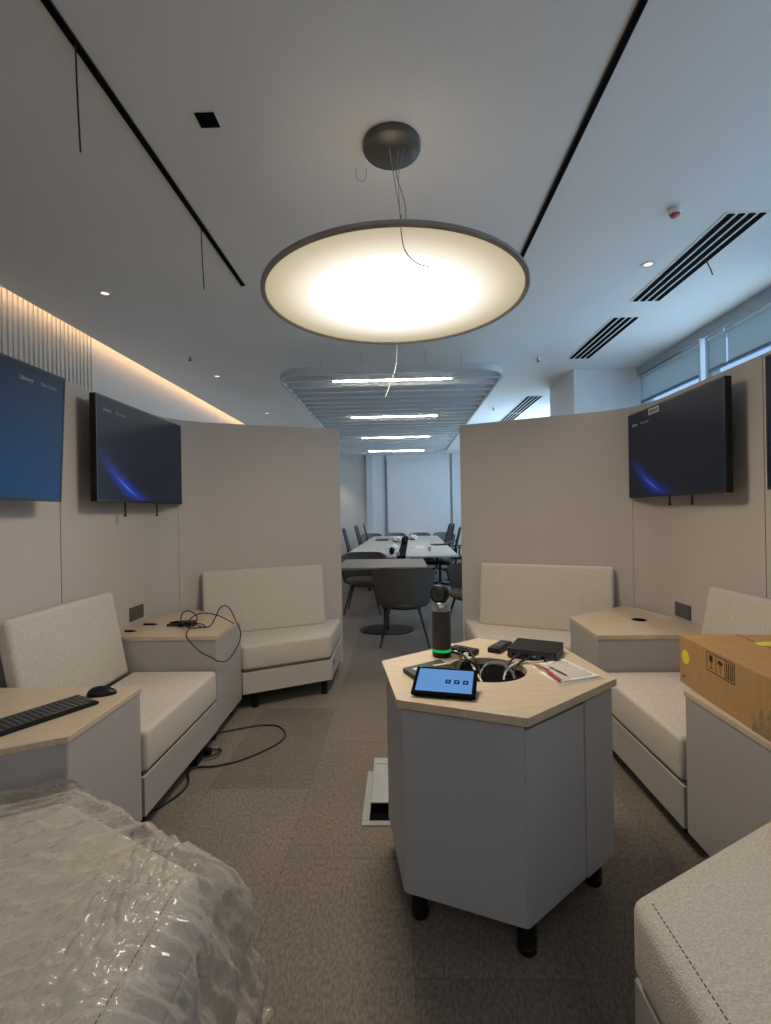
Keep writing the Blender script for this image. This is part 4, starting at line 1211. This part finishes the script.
on_desk('crumpled_wrap', 'white crumpled wrap on the right desk beside the trough, far down the row', 'wrap', .19, 4.3, crumple(.10, .35, .06, 9), 'paper')
on_desk('paper_sheets', 'loose white papers on the right meeting desk', 'papers', .25, 1.75, lambda b: (box(b, -.09, .10, -.25, .2, 0, .006, mx=Matrix.Rotation(.2, 4, 'Z')), box(b, -.02, .14, .0, .3, .006, .01)), 'paper')
on_desk('black_folder', 'thin black item lying on the far left meeting desk', 'folder', -.52, 4.2, lambda b: box(b, -.14, .14, -.3, .3, 0, .02, bev=.004), 'black')
on_desk('pink_card', 'pink upright card at the near end between the two desk rows', 'card', -.045, .09, lambda b: box(b, -.028, .028, -.03, .03, 0, .05, bev=.004), 'pink')
on_desk('black_pouch', 'dark lumpy bundle of cables at the near end of the left desk', 'bundle', -.14, .35, crumple(.035, .22, .055, 3), 'black_matte')
on_desk('black_pouch', 'dark lumpy bundle of cables farther along the desk row gap', 'bundle', .0, 2.9, crumple(.05, .5, .07, 8), 'black_matte')
on_desk('mug', 'small grey cup on the right meeting desk', 'cup', .44, .8, lambda b: lathe(b, [(.022, 0), (.028, .03), (.03, .07), (.026, .07), (.024, .01)], (0, 0, 0), 20), 'silver')
def laptop():
    c = rotT @ Vector((.66, 2.3, .7405))
    t = thing('laptop', 'open black laptop at the right side of the meeting desks', 'laptop', tuple(c))
    mx = Matrix.Translation(c) @ Matrix.Rotation(R(-80), 4, 'Z')
    obj('keyboard_base', bx(-.17, .17, -.12, .12, 0, .016, bev=.003, mx=mx), 'black', t)
    obj('lid', bx(-.17, .17, 0, .006, 0, .23, bev=.002, seg=1, mx=mx @ Matrix.Translation((0, .12, .014)) @ Matrix.Rotation(R(-70), 4, 'X')), 'black', t)
laptop()

def task_chair(label, loc, rot):
    t = thing('task_chair', label, 'office chair', loc, 'mesh office chairs', rot)   # faces +Y
    obj('seat', pr(rrect(-.24, .24, -.22, .25, .08), .44, .50, bev=.015), 'blueprint' if False else 'black', t, world=False)
    # back frame: outline tube leaning back, light mesh inside
    tilt = Matrix.Translation((0, -.24, .56)) @ Matrix.Rotation(R(14), 4, 'X')
    pts = [(-.20, 0, 0), (-.225, 0, .25), (-.21, 0, .50), (-.14, 0, .54), (.14, 0, .54), (.21, 0, .50), (.225, 0, .25), (.20, 0, 0), (.10, 0, -.03), (-.10, 0, -.03), (-.20, 0, 0)]
    bm = tb(pts, .014, 8, smooth=4); bm.transform(tilt); obj('back_frame', bm, 'black', t, world=False, smooth=True)
    bm = bmesh.new()
    for k in range(23):
        x = -.20 + k * .4 / 22; box(bm, x - .0028, x + .0028, -.002, .002, 0, .52)
    for k in range(26):
        z = .01 + k * .02; box(bm, -.205, .205, -.002, .002, z - .0025, z + .0025)
    bm.transform(tilt); obj('back_mesh', bm, 'darkgrey', t, world=False)
    obj('back_spine', tb([(0, -.10, .42), (0, -.27, .44), (0, -.285, .60), (0, -.30, .72)], .018, 8, smooth=4), 'black', t, world=False, smooth=True)
    for sx in (-1, 1):
        obj('armrest', tb([(sx * .20, 0, .46), (sx * .29, .0, .48), (sx * .29, -.0, .66)], .014, 8, smooth=3), 'black', t, world=False, smooth=True)
        obj('arm_pad', bx(sx * .29 - .035, sx * .29 + .035, -.10, .15, .66, .685, bev=.01), 'black', t, world=False)
    obj('gas_column', tb([(0, 0, .08), (0, 0, .44)], .026, 14), 'black_metal', t, world=False, smooth=True)
    for k in range(5):
        a = R(72 * k + 18); c, s = math.cos(a), math.sin(a)
        obj('base_arm', tb([(c * .02, s * .02, .10), (c * .29, s * .29, .065)], .022, 8, r_end=.013), 'black_metal', t, world=False, smooth=True)
        w = bmesh.new(); lathe(w, [(.026, -.02), (.028, 0), (.026, .02)], (0, 0, 0), 16)
        w.transform(Matrix.Translation((c * .29, s * .29, .028)) @ Matrix.Rotation(a, 4, 'Z') @ Matrix.Rotation(R(90), 4, 'X'))
        obj('caster', w, 'black', t, world=False, smooth=True)
    return t
tc = task_chair('mesh office chair left of the meeting desks, nearest the camera', (-.66, 8.95, 0), R(-88))
dup(tc, (-.62, 10.95, 0), R(-92), 'mesh office chair left of the meeting desks, second of three')
dup(tc, (-.56, 12.5, 0), R(-86), 'mesh office chair left of the meeting desks, farthest of three')
dup(tc, (.70, 8.85, 0), R(80), 'mesh office chair right of the meeting desks, nearest the camera')
dup(tc, (1.22, 9.8, 0), R(95), 'mesh office chair right of the meeting desks, partly behind the nearest one')
dup(tc, (.80, 11.1, 0), R(100), 'mesh office chair right of the meeting desks, farthest from the camera')
# blue folded cloth on the near right seat edge
tag(centre(obj('blue_sheet', pr([(.30, 7.35), (.62, 7.30), (.66, 7.75), (.34, 7.80)], .50, .56, bev=.02), 'blueprint')), 'light blue folded sheet on a low shelf under the right meeting desk', 'sheet') if False else None
